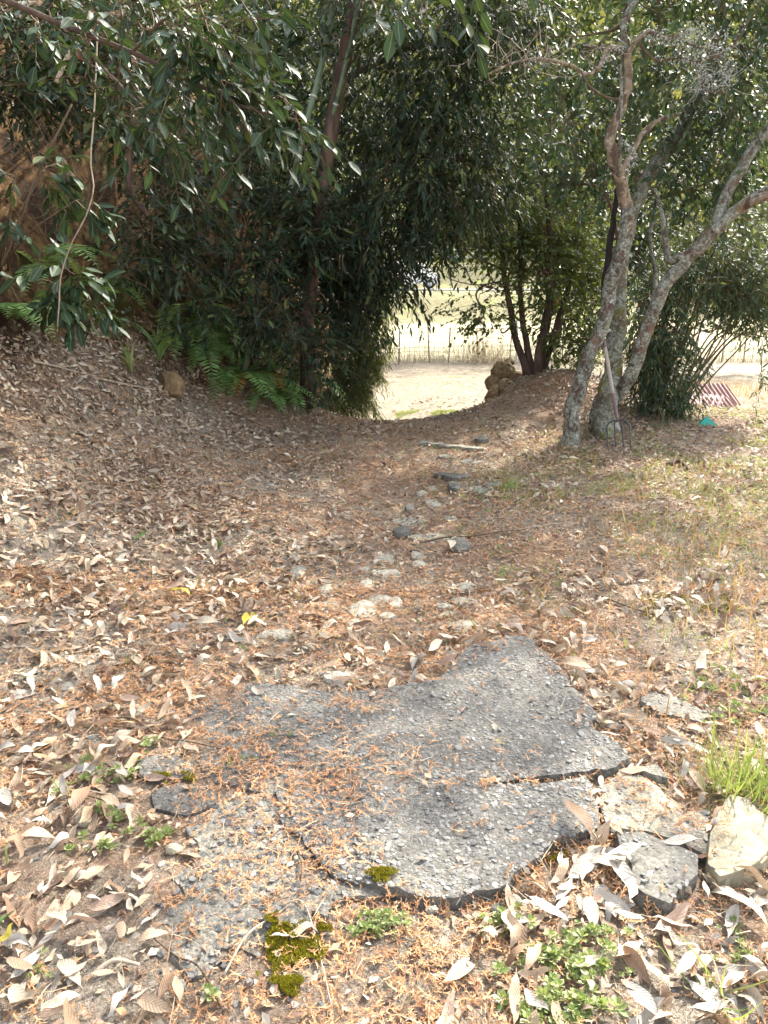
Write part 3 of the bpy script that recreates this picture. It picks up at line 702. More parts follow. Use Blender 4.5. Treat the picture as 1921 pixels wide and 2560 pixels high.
M_PALEST = concrete('whitish_path_stone', [(.3, (.20, .20, .18)), (.5, (.34, .335, .30)), (.7, (.48, .47, .43))], 60, .5, False); AM[1] = M_PALEST
SHAPE = lambda w, h: 'long flat' if w > 3.5 * h else ('broad flat' if w > 60 else ('small rounded' if w < 36 else 'low'))
stones = []
for i, (px, py, w, h, k) in enumerate(PST):
    n = 9; r = np.random.RandomState(500 + i); a0 = r.rand() * 6
    ol = [(px + w / 2 * (.82 + .36 * r.rand()) * math.cos(a0 + j * 2 * PI / n), py + h / 2 * (.82 + .36 * r.rand()) * math.sin(a0 + j * 2 * PI / n)) for j in range(n)]
    poly = PG(ol); sz = np.ptp(poly[:, 0]); b = MB()
    slab_mesh(b, poly, .006 + .012 * r.rand() + (.03 if k == 2 else 0), .06, max(.015, sz / 14), sz * .035, .006, 20 + i, sz * .06)
    c = poly.mean(0); stones.append([px, py, w, h, k, c, b])
# labels for stones: colour, form, and the order along the path
stones.sort(key=lambda s: s[5][1])
ORD = ['nearest', 'second nearest', 'third nearest', 'fourth nearest', 'fifth nearest', 'sixth nearest', 'seventh nearest', 'eighth nearest', 'ninth nearest', 'tenth nearest'] + ['%dth nearest' % k for k in range(11, 80)]
cnt = {}
for s in stones:
    px, py, w, h, k, c, b = s; side = 'left side of the path' if c[0] < -.25 else ('right side of the path' if c[0] > .45 else 'middle of the path')
    key = (AD[k], SHAPE(w, h), side); q = cnt.get(key, 0); cnt[key] = q + 1
    b2 = MB(); off = np.array([c[0], c[1], H(c[0], c[1])]); b.V = [v - off for v in b.V]
    o = b.build('path_stone', AM[k]); o.location = Vector(off.tolist())
    lab = '%s %s stone %s, %s the slab' % (AD[k], SHAPE(w, h), {'l': 'left on the path', 'r': 'right on the path', 'm': 'amid the path'}[side[0]], ORD[q])
    tag(o, lab, 'stone', 'stones set along the path')
    SLABS.append((PG([(px - w * .4, py), (px, py - h * .4), (px + w * .4, py), (px, py + h * .4)]), np.array([[c[0], c[1], off[2] + .02]])))

def blob_rock(mb, c, r, seed, sub=(14, 9), amp=.22):
    """c centre, r radii; a lumpy faceted boulder"""
    n, m = sub; V = []; rs = np.random.RandomState(seed)
    cuts = [(nrm(rs.randn(3)), .72 + .2 * rs.rand()) for _ in range(9)]
    for j in range(m + 1):
        ph = PI * j / m
        for i in range(n):
            a = 2 * PI * i / n; d = np.array([math.sin(ph) * math.cos(a), math.sin(ph) * math.sin(a), math.cos(ph)])
            k = 1.0
            for nn, q in cuts:
                dt = float(d @ nn)
                if dt > 0: k = min(k, q / dt)
            k *= 1 + amp * float(vn(d[0] * 2.5 + seed, d[1] * 2.5 + d[2] * 3, 1)) + .3 * amp * float(vn(d[0] * 9 + seed, d[2] * 9 + d[1] * 5, 2))
            V.append(np.array(c) + d * k * np.array(r))
    F = [(j * n + i, j * n + (i + 1) % n, (j + 1) * n + (i + 1) % n, (j + 1) * n + i) for j in range(m) for i in range(n)]
    mb.faces(V, F)
def rock_thing(nm, label, px, py, Y, r, mat, seed, cat='rock', group=None, sink=.35, z=None):
    c = W(px, py, Y) if Y else G(px, py)
    if z is None and not Y: c[2] += r[2] * (1 - sink) * .8
    b = MB(); blob_rock(b, (0, 0, 0), r, seed, amp=.2); o = b.build(nm, mat, None, False); o.location = Vector(c.tolist()); return tag(o, label, cat, group)
rock_thing('bank_rock', 'mossy tan angular rock at the foot of the ferns', 430, 985, None, (.13, .11, .14), M_BROCK, 31)
rock_thing('tree_foot_rock', 'pale grey rock half hidden behind the pitchfork tines', 1525, 1082, None, (.10, .08, .12), M_PSTONE, 32)
rock_thing('wall_rock', 'big squarish brown rock at the top of the small dry stone wall', 1256, 928, 9.9, (.17, .16, .13), M_BROCK, 33, group='rocks of the low wall by the mound')
rock_thing('wall_rock', 'small knobbly rock perched on the top right of the wall', 1272, 908, 10.0, (.075, .07, .06), M_BROCK, 34, group='rocks of the low wall by the mound')
rock_thing('wall_rock', 'flat rock tucked beneath the stems at the wall top', 1292, 940, 9.85, (.15, .12, .06), M_BROCK, 35, group='rocks of the low wall by the mound')
rock_thing('wall_rock', 'rounded rock jutting out on the left face of the wall', 1233, 962, 9.75, (.11, .13, .12), M_BROCK, 36, group='rocks of the low wall by the mound')
rock_thing('wall_rock', 'dark lowest rock where the wall meets the path', 1236, 990, 9.55, (.13, .16, .15), M_BROCK, 37, group='rocks of the low wall by the mound')
rock_thing('wall_rock', 'dark tilted rock under the flat one in the wall', 1262, 972, 9.6, (.14, .15, .13), M_BROCK, 38, group='rocks of the low wall by the mound')
for (px, py, s, m, lab) in [(212, 2062, .022, M_CREAM, 'round cream pebble among green weeds by the left leaf drift'), (1283, 2262, .020, M_PSTONE, 'blue grey pebble just below the broken slab edge'), (1245, 2285, .020, M_DSTONE, 'dark angular pebble below the slab edge, left of the blue grey one'), (1080, 2284, .016, M_PSTONE, 'oval blue grey pebble under the middle of the slab edge'), (432, 2132, .020, M_CREAM, 'flat cream stone on the orange sprigs left of the gravel apron'), (770, 2202, .012, M_DSTONE, 'round dark pebble on the gravel apron near the slab'), (805, 2204, .012, M_DSTONE, 'bluish round pebble right of the round dark one'), (528, 2346, .014, M_PSTONE, 'square pale grey pebble on the gravel apron'), (630, 2028, .014, M_DSTONE, 'dark pebble on the upper gravel apron'), (535, 2262, .014, M_DSTONE, 'long dark pebble on the left gravel apron'), (745, 2155, .014, M_CREAM, 'white pebble amid orange sprigs near the slab left edge'), (1532, 2088, .014, M_DSTONE, 'dark glassy pebble between slab and broken pieces'), (715, 2344, .010, M_CREAM, 'little white pebble on the yellow moss'), (1205, 1990, .008, M_DSTONE, 'tiny dark pebble by the long crack'), (1230, 1857, .010, M_CONE, 'brown acorn like seed on the humped slab')]:
    rock_thing('pebble', lab, px, py, None, (s * 1.1, s * .9, s * .8), m, int(px), 'pebble', 'pebbles round the slab', .3)

# ================================================================ TREES
# the lichened many-stemmed tree with the fork leaning on it
YT = 7.1
t1 = make_tree('lichened_tree', 'many-stemmed tree with grey lichen on red brown bark, a pitchfork leaning on it', 'tree', (0, 0, 0), [], [], 0, 0, 0, 0, 0) if False else None
def P3(lst): return [tuple(q) for q in lst]
TRK = [
 ([(1425, 1118, 7.0), (1432, 1040, 7.0), (1446, 970, 7.0), (1478, 880, 7.0), (1512, 790, 7.0), (1532, 700, 7.0), (1560, 610, 7.0), (1566, 520, 7.0)], .092, .066, M_LICH, True),
 ([(1562, 590, 7.0), (1566, 520, 7.0), (1548, 440, 6.95), (1527, 370, 6.9), (1532, 320, 6.9), (1560, 250, 6.9), (1572, 190, 6.9), (1566, 120, 6.9)], .070, .040, M_LTAN),
 ([(1505, 1118, 7.2), (1512, 1040, 7.2), (1525, 960, 7.2), (1540, 860, 7.3), (1545, 740, 7.4), (1560, 620, 7.5), (1590, 500, 7.6), (1650, 400, 7.7), (1720, 300, 7.8), (1760, 200, 7.9), (1800, 60, 8.0), (1830, -150, 8.1)], .125, .055, M_LMOSS, True),
 ([(1480, 1110, 7.35), (1500, 1000, 7.3), (1550, 985, 7.25), (1590, 900, 7.1), (1630, 800, 7.05), (1665, 710, 7.0), (1720, 645, 6.95), (1790, 575, 6.9), (1850, 520, 6.85), (1940, 465, 6.8), (2080, 380, 6.7)], .086, .056, M_LICH),
 ([(1790, 575, 6.9), (1812, 500, 6.95), (1850, 430, 7.0), (1890, 360, 7.0), (1950, 290, 7.0), (2030, 180, 7.0)], .06, .05, M_LICH),
 ([(1840, 525, 6.86), (1880, 505, 6.7), (1960, 470, 6.5), (2050, 430, 6.3)], .05, .035, M_LTAN),
 ([(1720, 645, 6.95), (1700, 640, 6.95), (1672, 650, 7.0), (1665, 600, 7.1), (1655, 540, 7.2), (1640, 470, 7.25)], .045, .018, M_LICH),
 ([(1516, 800, 7.25), (1513, 700, 7.2), (1525, 620, 7.15), (1535, 540, 7.12), (1542, 470, 7.1)], .055, .022, M_BLACK),
 ([(1548, 440, 6.95), (1580, 380, 7.0), (1610, 330, 7.05), (1650, 300, 7.1), (1700, 285, 7.2)], .035, .02, M_LTAN),
 ([(1566, 130, 6.9), (1560, 60, 6.9), (1590, 0, 6.9), (1640, -90, 6.9)], .035, .03, M_LICH),
 ([(1574, 190, 6.9), (1575, 130, 6.85), (1600, 95, 6.8), (1625, 80, 6.8), (1660, 95, 6.8), (1700, 85, 6.75)], .028, .016, M_LTAN),
 ([(1566, 125, 6.9), (1520, 120, 6.85), (1500, 165, 6.8), (1470, 185, 6.75), (1430, 165, 6.7), (1360, 148, 6.65), (1290, 155, 6.6), (1210, 190, 6.5)], .026, .010, M_LTAN),
 ([(1545, 250, 6.9), (1510, 240, 6.8), (1475, 215, 6.7), (1455, 180, 6.7)], .016, .010, M_TWIG),
 ([(1548, 440, 6.9), (1552, 400, 6.8), (1550, 330, 6.75), (1555, 250, 6.72), (1552, 160, 6.72)], .017, .014, M_LICH),
 ([(1549, 380, 6.76), (1556, 350, 6.72), (1580, 380, 6.7), (1586, 398, 6.7), (1568, 430, 6.72)], .014, .007, M_LICH),
 ([(1600, 110, 6.9), (1640, 150, 6.9), (1700, 145, 6.9), (1740, 160, 6.85), (1770, 225, 6.8), (1815, 228, 6.8)], .016, .007, M_TWIG),
 ([(1740, 155, 6.85), (1790, 140, 6.8), (1830, 115, 6.8), (1870, 60, 6.75), (1900, 10, 6.7)], .013, .007, M_TWIG),
 ([(1700, 145, 6.88), (1720, 110, 6.8), (1780, 130, 6.8), (1812, 160, 6.8)], .011, .005, M_TWIG),
 ([(1548, 620, 7.1), (1530, 520, 7.4), (1500, 470, 7.6), (1450, 460, 7.8), (1400, 470, 8.0)], .022, .010, M_BARKR),
 ([(1620, 820, 7.15), (1640, 700, 7.5), (1625, 600, 7.8), (1640, 500, 8.0)], .03, .02, M_LICH),
]
CROWN1 = [(1650, 60, 7.4, 240, 110, .8, 230), (1450, 90, 7.6, 170, 120, .7, 150), (1850, 120, 7.4, 180, 160, .8, 230), (1700, 250, 7.9, 200, 110, .6, 150), (1860, 330, 7.6, 130, 110, .6, 110), (1640, 400, 7.9, 120, 90, .5, 80), (1760, 460, 7.9, 150, 60, .5, 90), (1420, 300, 7.9, 120, 110, .5, 120), (1480, 420, 7.8, 90, 70, .4, 55),
          (1750, -230, 7.2, 420, 200, 1.5, 420), (1500, -600, 6.6, 600, 260, 1.6, 420), (2300, -200, 7.0, 300, 300, 1.4, 330), (2200, 250, 7.2, 200, 200, .9, 180), (1950, -900, 6.4, 500, 220, 1.4, 200)]  # unseen blobs outside the view, added so the crown shades the foreground
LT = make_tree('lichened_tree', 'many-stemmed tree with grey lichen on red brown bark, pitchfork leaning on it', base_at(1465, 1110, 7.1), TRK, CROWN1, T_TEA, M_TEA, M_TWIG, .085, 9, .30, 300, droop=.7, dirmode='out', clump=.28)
# lichen tufts on its twigs
b = MB()
for (pl, n, sp) in [([(1625, 85, 6.8), (1660, 98, 6.8), (1700, 85, 6.8), (1750, 78, 6.8), (1790, 95, 6.8)], 420, 9), ([(1690, 100, 6.8), (1740, 130, 6.8), (1800, 120, 6.8), (1822, 150, 6.8)], 360, 10), ([(1740, 160, 6.85), (1770, 200, 6.8), (1815, 205, 6.8), (1812, 160, 6.8)], 300, 8), ([(1500, 165, 6.8), (1540, 118, 6.85), (1566, 125, 6.9)], 110, 6), ([(1430, 165, 6.7), (1360, 148, 6.65), (1320, 150, 6.6)], 90, 6), ([(1290, -20, 6.6), (1330, 15, 6.6), (1370, 40, 6.6)], 140, 9), ([(1556, 350, 6.72), (1580, 380, 6.7), (1586, 398, 6.7), (1568, 430, 6.72)], 110, 5), ([(1640, 150, 6.9), (1700, 145, 6.9), (1740, 160, 6.85)], 120, 6), ([(1800, 60, 6.8), (1860, 100, 6.8), (1921, 120, 6.8)], 90, 9)]:
    C = catmull([W(*q) for q in pl], 60); p = C[R.randint(0, 60, n)] + R.randn(n, 3) * sp * 6.8 / FPX
    b.inst(T_CHEAP[0], frames(p, R.randn(n, 3) + np.array([0, 0, -.3]), R.randn(n, 3), .012 + .022 * R.rand(n)))
child('lichen', b, M_LICHW, LT, True, 'stuff')
b = MB(); n = 80; p0 = W(1780, 190, 6.8) + R.randn(n, 3) * np.array([.12, .08, .08]); sticks(b, p0, p0 + R.randn(n, 3) * .09, .0022, .001, .2); child('bare_twigs', b, M_LICHW, LT, True, 'stuff')
b = MB(); n = 60; p0 = W(1330, 150, 6.6) + R.randn(n, 3) * np.array([.3, .1, .05]); sticks(b, p0, p0 + R.randn(n, 3) * np.array([.14, .1, .1]) + np.array([0, 0, .08]), .0035, .001, .2); child('bare_twigs', b, M_PTWIG, LT, True, 'stuff')

# multi-stemmed tree on the mound
YM = 9.6
TRK = [([(1322, 940, 9.55), (1295, 860, 9.55), (1275, 770, 9.55), (1262, 690, 9.55), (1252, 620, 9.6), (1240, 540, 9.6), (1228, 440, 9.7), (1220, 320, 9.7)], .058, .024, M_BARK, True),
 ([(1330, 940, 9.65), (1315, 850, 9.65), (1302, 760, 9.65), (1303, 660, 9.65), (1300, 560, 9.7), (1296, 420, 9.8), (1290, 250, 9.8)], .056, .024, M_BARK, True),
 ([(1340, 942, 9.5), (1352, 860, 9.5), (1368, 780, 9.5), (1378, 660, 9.5), (1372, 540, 9.5), (1368, 420, 9.5), (1375, 250, 9.5)], .066, .028, M_BARK, True),
 ([(1352, 942, 9.7), (1375, 870, 9.75), (1400, 790, 9.8), (1425, 700, 9.9), (1450, 560, 10)], .06, .03, M_BARK, True),
 ([(1345, 935, 9.8), (1362, 860, 9.85), (1385, 740, 9.9), (1400, 600, 10)], .05, .03, M_BARK),
 ([(1250, 670, 9.6), (1215, 655, 9.4), (1180, 640, 9.2), (1155, 610, 9.1), (1120, 590, 9.0)], .02, .008, M_TWIG),
 ([(1262, 700, 9.55), (1200, 712, 9.3), (1150, 705, 9.1), (1110, 690, 9.0)], .012, .005, M_TWIG),
 ([(1368, 480, 9.5), (1420, 455, 9.3), (1450, 480, 9.2), (1480, 465, 9.1)], .03, .015, M_BARK)]
B2 = [(1210, 780, 9.4, 85, 34, .3, 38), (1200, 735, 9.3, 90, 45, .3, 30), (1250, 820, 9.4, 40, 16, .2, 12), (1430, 790, 9.6, 80, 90, .5, 210), (1400, 620, 9.7, 120, 90, .5, 260), (1450, 880, 9.8, 60, 40, .3, 50), (1310, 620, 9.8, 110, 50, .4, 150), (1440, 740, 9.7, 70, 90, .4, 130), (1470, 850, 9.6, 40, 55, .3, 60), (1330, 480, 9.8, 160, 110, .6, 320), (1230, 560, 9.6, 120, 60, .5, 100), (1120, 590, 9.5, 110, 55, .5, 150), (1470, 560, 9.9, 80, 120, .4, 120), (1330, 330, 9.9, 170, 110, .7, 220), (1340, 690, 9.3, 45, 70, .2, 40)]
make_tree('multi_stemmed_tree', 'five-stemmed tree with small round leaves on the leafy mound above the wall', base_at(1335, 940, 9.6), TRK, B2, T_ROUND, M_ROUND, M_TWIG, .065, 10, .28, 300, droop=.2, dirmode='out', clump=.26)

# big dark trunk with the long glossy leaves over the path
TRK = [([(770, 1010, 8.6), (768, 860, 8.35), (775, 720, 8.2), (785, 620, 8.15), (798, 520, 8.1), (820, 400, 8.1), (838, 280, 8.1), (858, 160, 8.05), (880, 40, 8.0), (900, -80, 8.0), (930, -300, 8.0)], .105, .07, M_BARK, True),
 ([(825, 380, 9.2), (900, 345, 9.0), (960, 335, 8.8), (1010, 340, 8.6)], .03, .01, M_TWIG), ([(850, 200, 9.1), (960, 150, 8.8), (1060, 110, 8.5), (1200, 130, 8.3)], .045, .015, M_TWIG),
 ([(800, 500, 9.3), (900, 540, 9.0), (1020, 560, 8.8), (1090, 600, 8.7)], .03, .01, M_TWIG)]
B3 = [(1000, 180, 8.6, 170, 170, .7, 330), (1150, 200, 8.4, 150, 170, .6, 280), (1060, 420, 8.5, 170, 130, .6, 330), (930, 560, 8.8, 140, 110, .6, 230), (1110, 590, 8.6, 80, 40, .4, 50), (1010, 700, 8.9, 45, 45, .3, 34), (900, 720, 9.2, 90, 90, .5, 150), (1180, 420, 8.8, 130, 120, .6, 220), (860, 330, 9.6, 130, 160, .5, 230), (700, 480, 9.8, 100, 130, .5, 130), (1050, -150, 8.0, 400, 200, 1.2, 420), (1030, 30, 8.2, 190, 80, .6, 180), (1250, 40, 8.3, 110, 90, .5, 120), (800, -250, 11.5, 450, 200, 1.5, 420), (1300, -230, 11, 300, 180, 1.2, 260), (830, 600, 9.0, 80, 120, .5, 170)]  # the two farthest blobs, unseen above the view, are added to shade the bank
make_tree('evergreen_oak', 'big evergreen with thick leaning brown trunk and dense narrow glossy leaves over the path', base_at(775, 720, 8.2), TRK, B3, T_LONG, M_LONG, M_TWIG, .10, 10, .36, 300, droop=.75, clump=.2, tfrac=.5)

# second evergreen farther back closes the tunnel on both sides
TRK = [([(620, 640, 12.2), (640, 480, 12.1), (655, 300, 12.0), (665, 100, 12), (680, -150, 12)], .16, .10, M_BARK, True)]
B4 = [(700, 300, 11.5, 230, 200, 1.0, 330), (620, 560, 11.3, 180, 120, .8, 230), (860, 520, 11.6, 170, 150, .8, 260), (760, 80, 11.5, 200, 120, 1, 170), (480, 420, 10.8, 150, 170, .8, 200), (900, 720, 11.5, 60, 100, .4, 90), (500, 150, 11, 160, 150, .8, 170), (300, 120, 9.5, 170, 150, .8, 220), (330, -150, 9.5, 250, 120, .9, 150), (120, 20, 8.5, 170, 120, .8, 170), (560, 300, 10.5, 150, 120, .6, 150)]
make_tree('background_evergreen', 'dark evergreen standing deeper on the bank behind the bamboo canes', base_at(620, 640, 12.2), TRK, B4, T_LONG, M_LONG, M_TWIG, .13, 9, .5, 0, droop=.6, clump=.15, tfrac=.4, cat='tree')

TRK = [([(1620, 900, 13.5), (1600, 600, 13.5), (1580, 300, 13.5), (1560, 0, 13.5)], .14, .08, M_BARK, True)]
B4b = [(1440, 720, 12.3, 90, 80, .5, 90), (1850, 640, 12.6, 140, 110, .7, 130), (1620, 740, 12.4, 110, 90, .5, 110), (1520, 620, 12.5, 110, 120, .6, 130), (1700, 560, 12.5, 160, 90, .7, 110), (1380, 560, 12.2, 150, 110, .7, 150), (1250, 180, 12.5, 190, 170, 1.0, 240), (1480, 120, 12.5, 200, 170, 1.0, 240), (1750, 150, 12.8, 230, 180, 1, 260), (1250, 420, 12, 110, 80, .7, 90), (1480, 330, 12.5, 150, 90, .7, 90), (1850, 330, 13, 150, 80, .8, 60), (1600, -250, 12, 500, 200, 1.5, 380)]
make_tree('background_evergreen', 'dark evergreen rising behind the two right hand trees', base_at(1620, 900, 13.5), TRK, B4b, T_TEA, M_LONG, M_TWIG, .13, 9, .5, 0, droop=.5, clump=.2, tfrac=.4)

# hedge like shrub with fine yellow green leaves at the left mouth of the path
TRK = [([(880, 985, 10.6), (890, 880, 10.6), (900, 780, 10.6), (890, 680, 10.6)], .035, .012, M_TWIG), ([(900, 985, 10.8), (930, 880, 10.8), (950, 780, 10.8)], .025, .01, M_TWIG), ([(860, 985, 10.5), (850, 850, 10.5), (850, 740, 10.6)], .03, .012, M_TWIG)]
B5 = [(880, 990, 9.9, 70, 45, .3, 170), (800, 1000, 9.3, 50, 35, .3, 90), (900, 780, 10.3, 80, 80, .5, 330), (930, 860, 10.3, 42, 70, .3, 170), (890, 930, 10.1, 62, 55, .35, 260), (850, 850, 10.2, 70, 110, .4, 260), (930, 700, 10.4, 60, 50, .4, 110), (835, 960, 10.0, 30, 40, .3, 70)]
make_tree('fine_leaved_shrub', 'shaggy shrub with fine yellow tipped leaves at the left mouth of the path', base_at(880, 985, 10.6), TRK, B5, T_FINE, M_FINE, M_TWIG, .085, 12, .25, 300, droop=.7, dirmode='down', cat='shrub', limbs=False, trunkname='stem')

# oleander like bush right of the lichened tree
TRK = []
for i in range(26):
    r = np.random.RandomState(900 + i); x0 = 1590 + 120 * r.rand(); lean = 60 + 330 * r.rand() * (x0 - 1560) / 150; tp = 560 + 260 * r.rand()
    Y0 = 7.9 + .7 * r.rand()
    TRK.append(([(x0, 1065 - (Y0 - 7.9) * 26, Y0), (x0 + lean * .2, 960, Y0 + .05), (x0 + lean * .55, 840, Y0 + .1), (x0 + lean, tp + 40, Y0 + .1), (x0 + lean * 1.25, tp - 20, Y0)], .010 + .008 * r.rand(), .005, M_BARK if i % 3 else M_TWIG))
B6 = [(1700, 720, 8.1, 120, 80, .5, 260), (1830, 740, 8.2, 110, 90, .5, 260), (1660, 880, 7.9, 80, 95, .35, 230), (1630, 970, 7.8, 50, 50, .3, 70), (1695, 985, 7.8, 42, 65, .2, 80), (1610, 840, 8.2, 60, 90, .4, 110), (1900, 690, 8.2, 90, 130, .5, 260), (1760, 640, 8.4, 140, 80, .5, 220), (1905, 900, 8.0, 14, 90, .1, 16), (1600, 950, 7.9, 40, 60, .3, 50)]
make_tree('oleander_bush', 'arching many-caned bush with narrow drooping leaves right of the lichened tree', base_at(1650, 1065, 8.1), TRK, B6, T_LANCE, M_LANCE, M_TWIG, .085, 11, .22, 300, droop=.55, dirmode=(.2, -.1, -.35), cat='bush', limbs=False, trunkname='cane', clump=.18)

# big-leaved branch reaching in from the upper left, near the camera
TRK = [([(-520, -120, 3.9), (-100, -40, 3.9), (150, 60, 3.8), (330, 130, 3.7), (470, 200, 3.6), (620, 270, 3.55), (740, 300, 3.5)], .022, .006, M_BARK), ([(330, 130, 3.7), (420, 40, 3.6), (520, 0, 3.5), (640, -40, 3.5)], .01, .004, M_TWIG), ([(-520, -120, 3.9), (-700, 400, 4.0), (-800, 1100, 4.0)], .09, .022, M_BARK),
 ([(150, 60, 3.8), (250, 160, 3.7), (330, 240, 3.6), (420, 330, 3.6)], .010, .004, M_TWIG), ([(470, 200, 3.6), (520, 280, 3.6), (590, 330, 3.6)], .007, .003, M_TWIG), ([(-300, -90, 3.9), (300, -260, 3.2), (900, -200, 3.0), (1150, -120, 2.9)], .02, .006, M_TWIG)]
B7 = [(600, 60, 3.6, 90, 60, .2, 9), (330, 60, 3.7, 130, 70, .25, 22), (450, 130, 3.6, 90, 80, .25, 17), (480, 40, 3.5, 80, 60, .2, 11), (560, 250, 3.55, 110, 70, .2, 18), (700, 270, 3.5, 70, 40, .15, 9), (400, 300, 3.6, 110, 60, .2, 14), (230, 120, 3.8, 90, 80, .2, 9), (300, 210, 3.7, 90, 60, .2, 9), (110, 30, 3.9, 110, 60, .25, 9), (925, 0, 3.1, 30, 25, .1, 3), (1190, -60, 3.1, 50, 40, .1, 4), (1090, -110, 3.1, 60, 30, .1, 2)]
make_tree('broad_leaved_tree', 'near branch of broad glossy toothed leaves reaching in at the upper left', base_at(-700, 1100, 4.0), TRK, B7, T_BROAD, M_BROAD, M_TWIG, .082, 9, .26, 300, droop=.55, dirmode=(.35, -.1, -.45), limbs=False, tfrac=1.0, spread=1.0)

# understory shrubs on the bank
def understory(name, label, px, py, Y, blobs, size, K, n, parts, tp=T_LONG, mt=M_LONG, droop=.4, tl=.25):
    trs = []
    for i in range(n):
        r = np.random.RandomState(int(px) + i); bl = blobs[i % len(blobs)]
        trs.append(([G(px + 40 * (r.rand() - .5), py + 25), (px + (bl[0] - px) * .4, (py + bl[1]) / 2, (Y + bl[2]) / 2), (bl[0], bl[1], bl[2])], .012, .004, M_TWIG))
    return make_tree(name, label, base_at(px, py, Y), trs, blobs, tp, mt, M_TWIG, size, K, tl, parts, droop=droop, cat='shrub', limbs=False, trunkname='stem', tfrac=.8)
understory('bank_shrub', 'glossy dark shrub with whorled leaves catching light below the thick brown trunk', 760, 640, 8.2, [(780, 560, 7.9, 60, 60, .3, 70), (740, 500, 8.0, 70, 50, .3, 70), (800, 640, 8.2, 60, 40, .3, 34), (720, 620, 8.3, 70, 50, .3, 40)], .11, 9, 5, 200)
understory('bank_shrub', 'low glossy shrub hanging over the bank right of the ferns', 700, 850, 8.1, [(700, 780, 7.8, 80, 50, .3, 60), (760, 850, 8.0, 70, 50, .3, 60), (820, 900, 8.4, 50, 50, .3, 50), (640, 800, 7.6, 50, 40, .2, 30)], .09, 9, 5, 200)
understory('bank_shrub', 'dark spreading shrub between the bare soil face and the brown trunk', 560, 700, 8.0, [(600, 640, 7.7, 80, 60, .3, 60), (480, 560, 7.4, 70, 60, .3, 40), (640, 720, 7.8, 60, 50, .3, 40), (560, 440, 7.8, 90, 70, .4, 60)], .11, 8, 5, 200)
understory('bank_shrub', 'tall shaded shrub behind the overhanging broad leaves at upper centre', 640, 420, 9.0, [(640, 280, 8.6, 110, 110, .4, 90), (740, 380, 8.8, 80, 90, .4, 70), (600, 120, 8.6, 130, 110, .4, 100), (760, 160, 8.9, 80, 120, .4, 80)], .11, 9, 5, 150)
understory('bank_shrub', 'broad-leaved seedling clump under the hanging pale vine', 190, 760, 5.5, [(200, 690, 5.2, 60, 40, .12, 9), (170, 740, 5.2, 60, 40, .12, 9), (230, 750, 5.2, 40, 40, .1, 6), (120, 700, 5.2, 40, 30, .1, 5)], .13, 6, 4, 140, T_BROAD, M_BROAD, .6, .14)
understory('bank_shrub', 'leafy sapling leaning across the orange soil at the left edge', 10, 650, 5.2, [(110, 430, 5.0, 60, 40, .1, 9), (190, 500, 5.0, 50, 40, .1, 8), (40, 430, 5.0, 50, 40, .1, 6), (30, 570, 5.0, 40, 30, .1, 5)], .12, 6, 4, 120, T_BROAD, M_BROAD, .6, .14)
understory('bank_shrub', 'sparse dark shrub high on the bank behind the left branch', 200, 260, 6.6, [(120, 120, 6.3, 160, 100, .4, 150), (300, 60, 6.6, 160, 90, .4, 110), (60, 20, 6.2, 140, 80, .4, 110), (60, 230, 6.0, 110, 60, .3, 90), (350, 280, 6.9, 110, 90, .3, 80), (430, 420, 7.2, 100, 80, .3, 80), (200, 240, 6.5, 110, 60, .3, 60)], .10, 8, 6, 100)
understory('bank_shrub', 'dark shrub rooted where the soil face meets the leaf slope', 380, 700, 7.0, [(380, 560, 6.8, 70, 70, .3, 60), (330, 640, 6.7, 50, 50, .3, 30), (450, 660, 7.0, 70, 60, .3, 60), (520, 760, 7.2, 60, 50, .3, 40)], .10, 8, 5, 120)
understory('bank_shrub', 'bushy shrub filling the bank between brown trunk and shaggy shrub', 850, 800, 9.6, [(860, 640, 9.3, 90, 70, .4, 110), (840, 760, 9.3, 70, 70, .3, 100), (930, 620, 9.5, 70, 60, .4, 70), (790, 740, 9.1, 60, 60, .3, 60)], .09, 10, 5, 150)

# bamboo canes
def bamboo(label, pts, r):
    pts = [(pts[0][0] - 40, 1000, pts[0][2] - .8)] * (pts[0][1] > 500) + [(a, b_, c - 1.0) for a, b_, c in pts]; r *= .9
    P = catmull([W(*p) for p in pts], 40); bse = P[0]; t = thing('bamboo', label, 'bamboo', bse, 'bamboo canes on the bank')
    L = np.concatenate([[0], np.cumsum(np.linalg.norm(np.diff(P, axis=0), axis=1))]); rad = np.full(len(P), r)
    b = MB(); tube(b, P, rad * np.linspace(1, .8, len(P)), 12); child('culm', b, M_BAMB, t)
    s = .3; k = 0
    while s < L[-1]:
        p = np.array([np.interp(s, L, P[:, j]) for j in range(3)]); q = np.array([np.interp(s + .018, L, P[:, j]) for j in range(3)])
        b = MB(); tube(b, [p, (p + q) / 2, q], [r * 1.0, r * 1.14, r * 1.0], 12); child('node', b, M_LICHW if k % 2 else M_TWIG, t); s += .33 + .02 * k; k += 1
bamboo('slender bamboo cane leaning right, its top nearest the brown trunk', [(700, 700, 9.3), (770, 490, 9.2), (820, 330, 9.1), (855, 200, 9.0), (893, 20, 8.95), (920, -120, 8.9)], .028)
bamboo('green bamboo cane leaning right behind broad leaves, below the middle of the bank', [(640, 760, 9.0), (690, 600, 9.0), (735, 440, 9.0), (760, 330, 9.0), (800, 180, 9.1), (832, 20, 9.2), (850, -80, 9.2)], .036)
bamboo('upright bamboo cane showing at the top edge', [(640, 760, 9.7), (670, 500, 9.7), (700, 260, 9.7), (712, 100, 9.7), (722, -60, 9.7)], .034)
bamboo('short dark bamboo cane showing left of the upright one', [(560, 720, 9.8), (600, 400, 9.8), (630, 150, 9.8), (640, -60, 9.8)], .03)
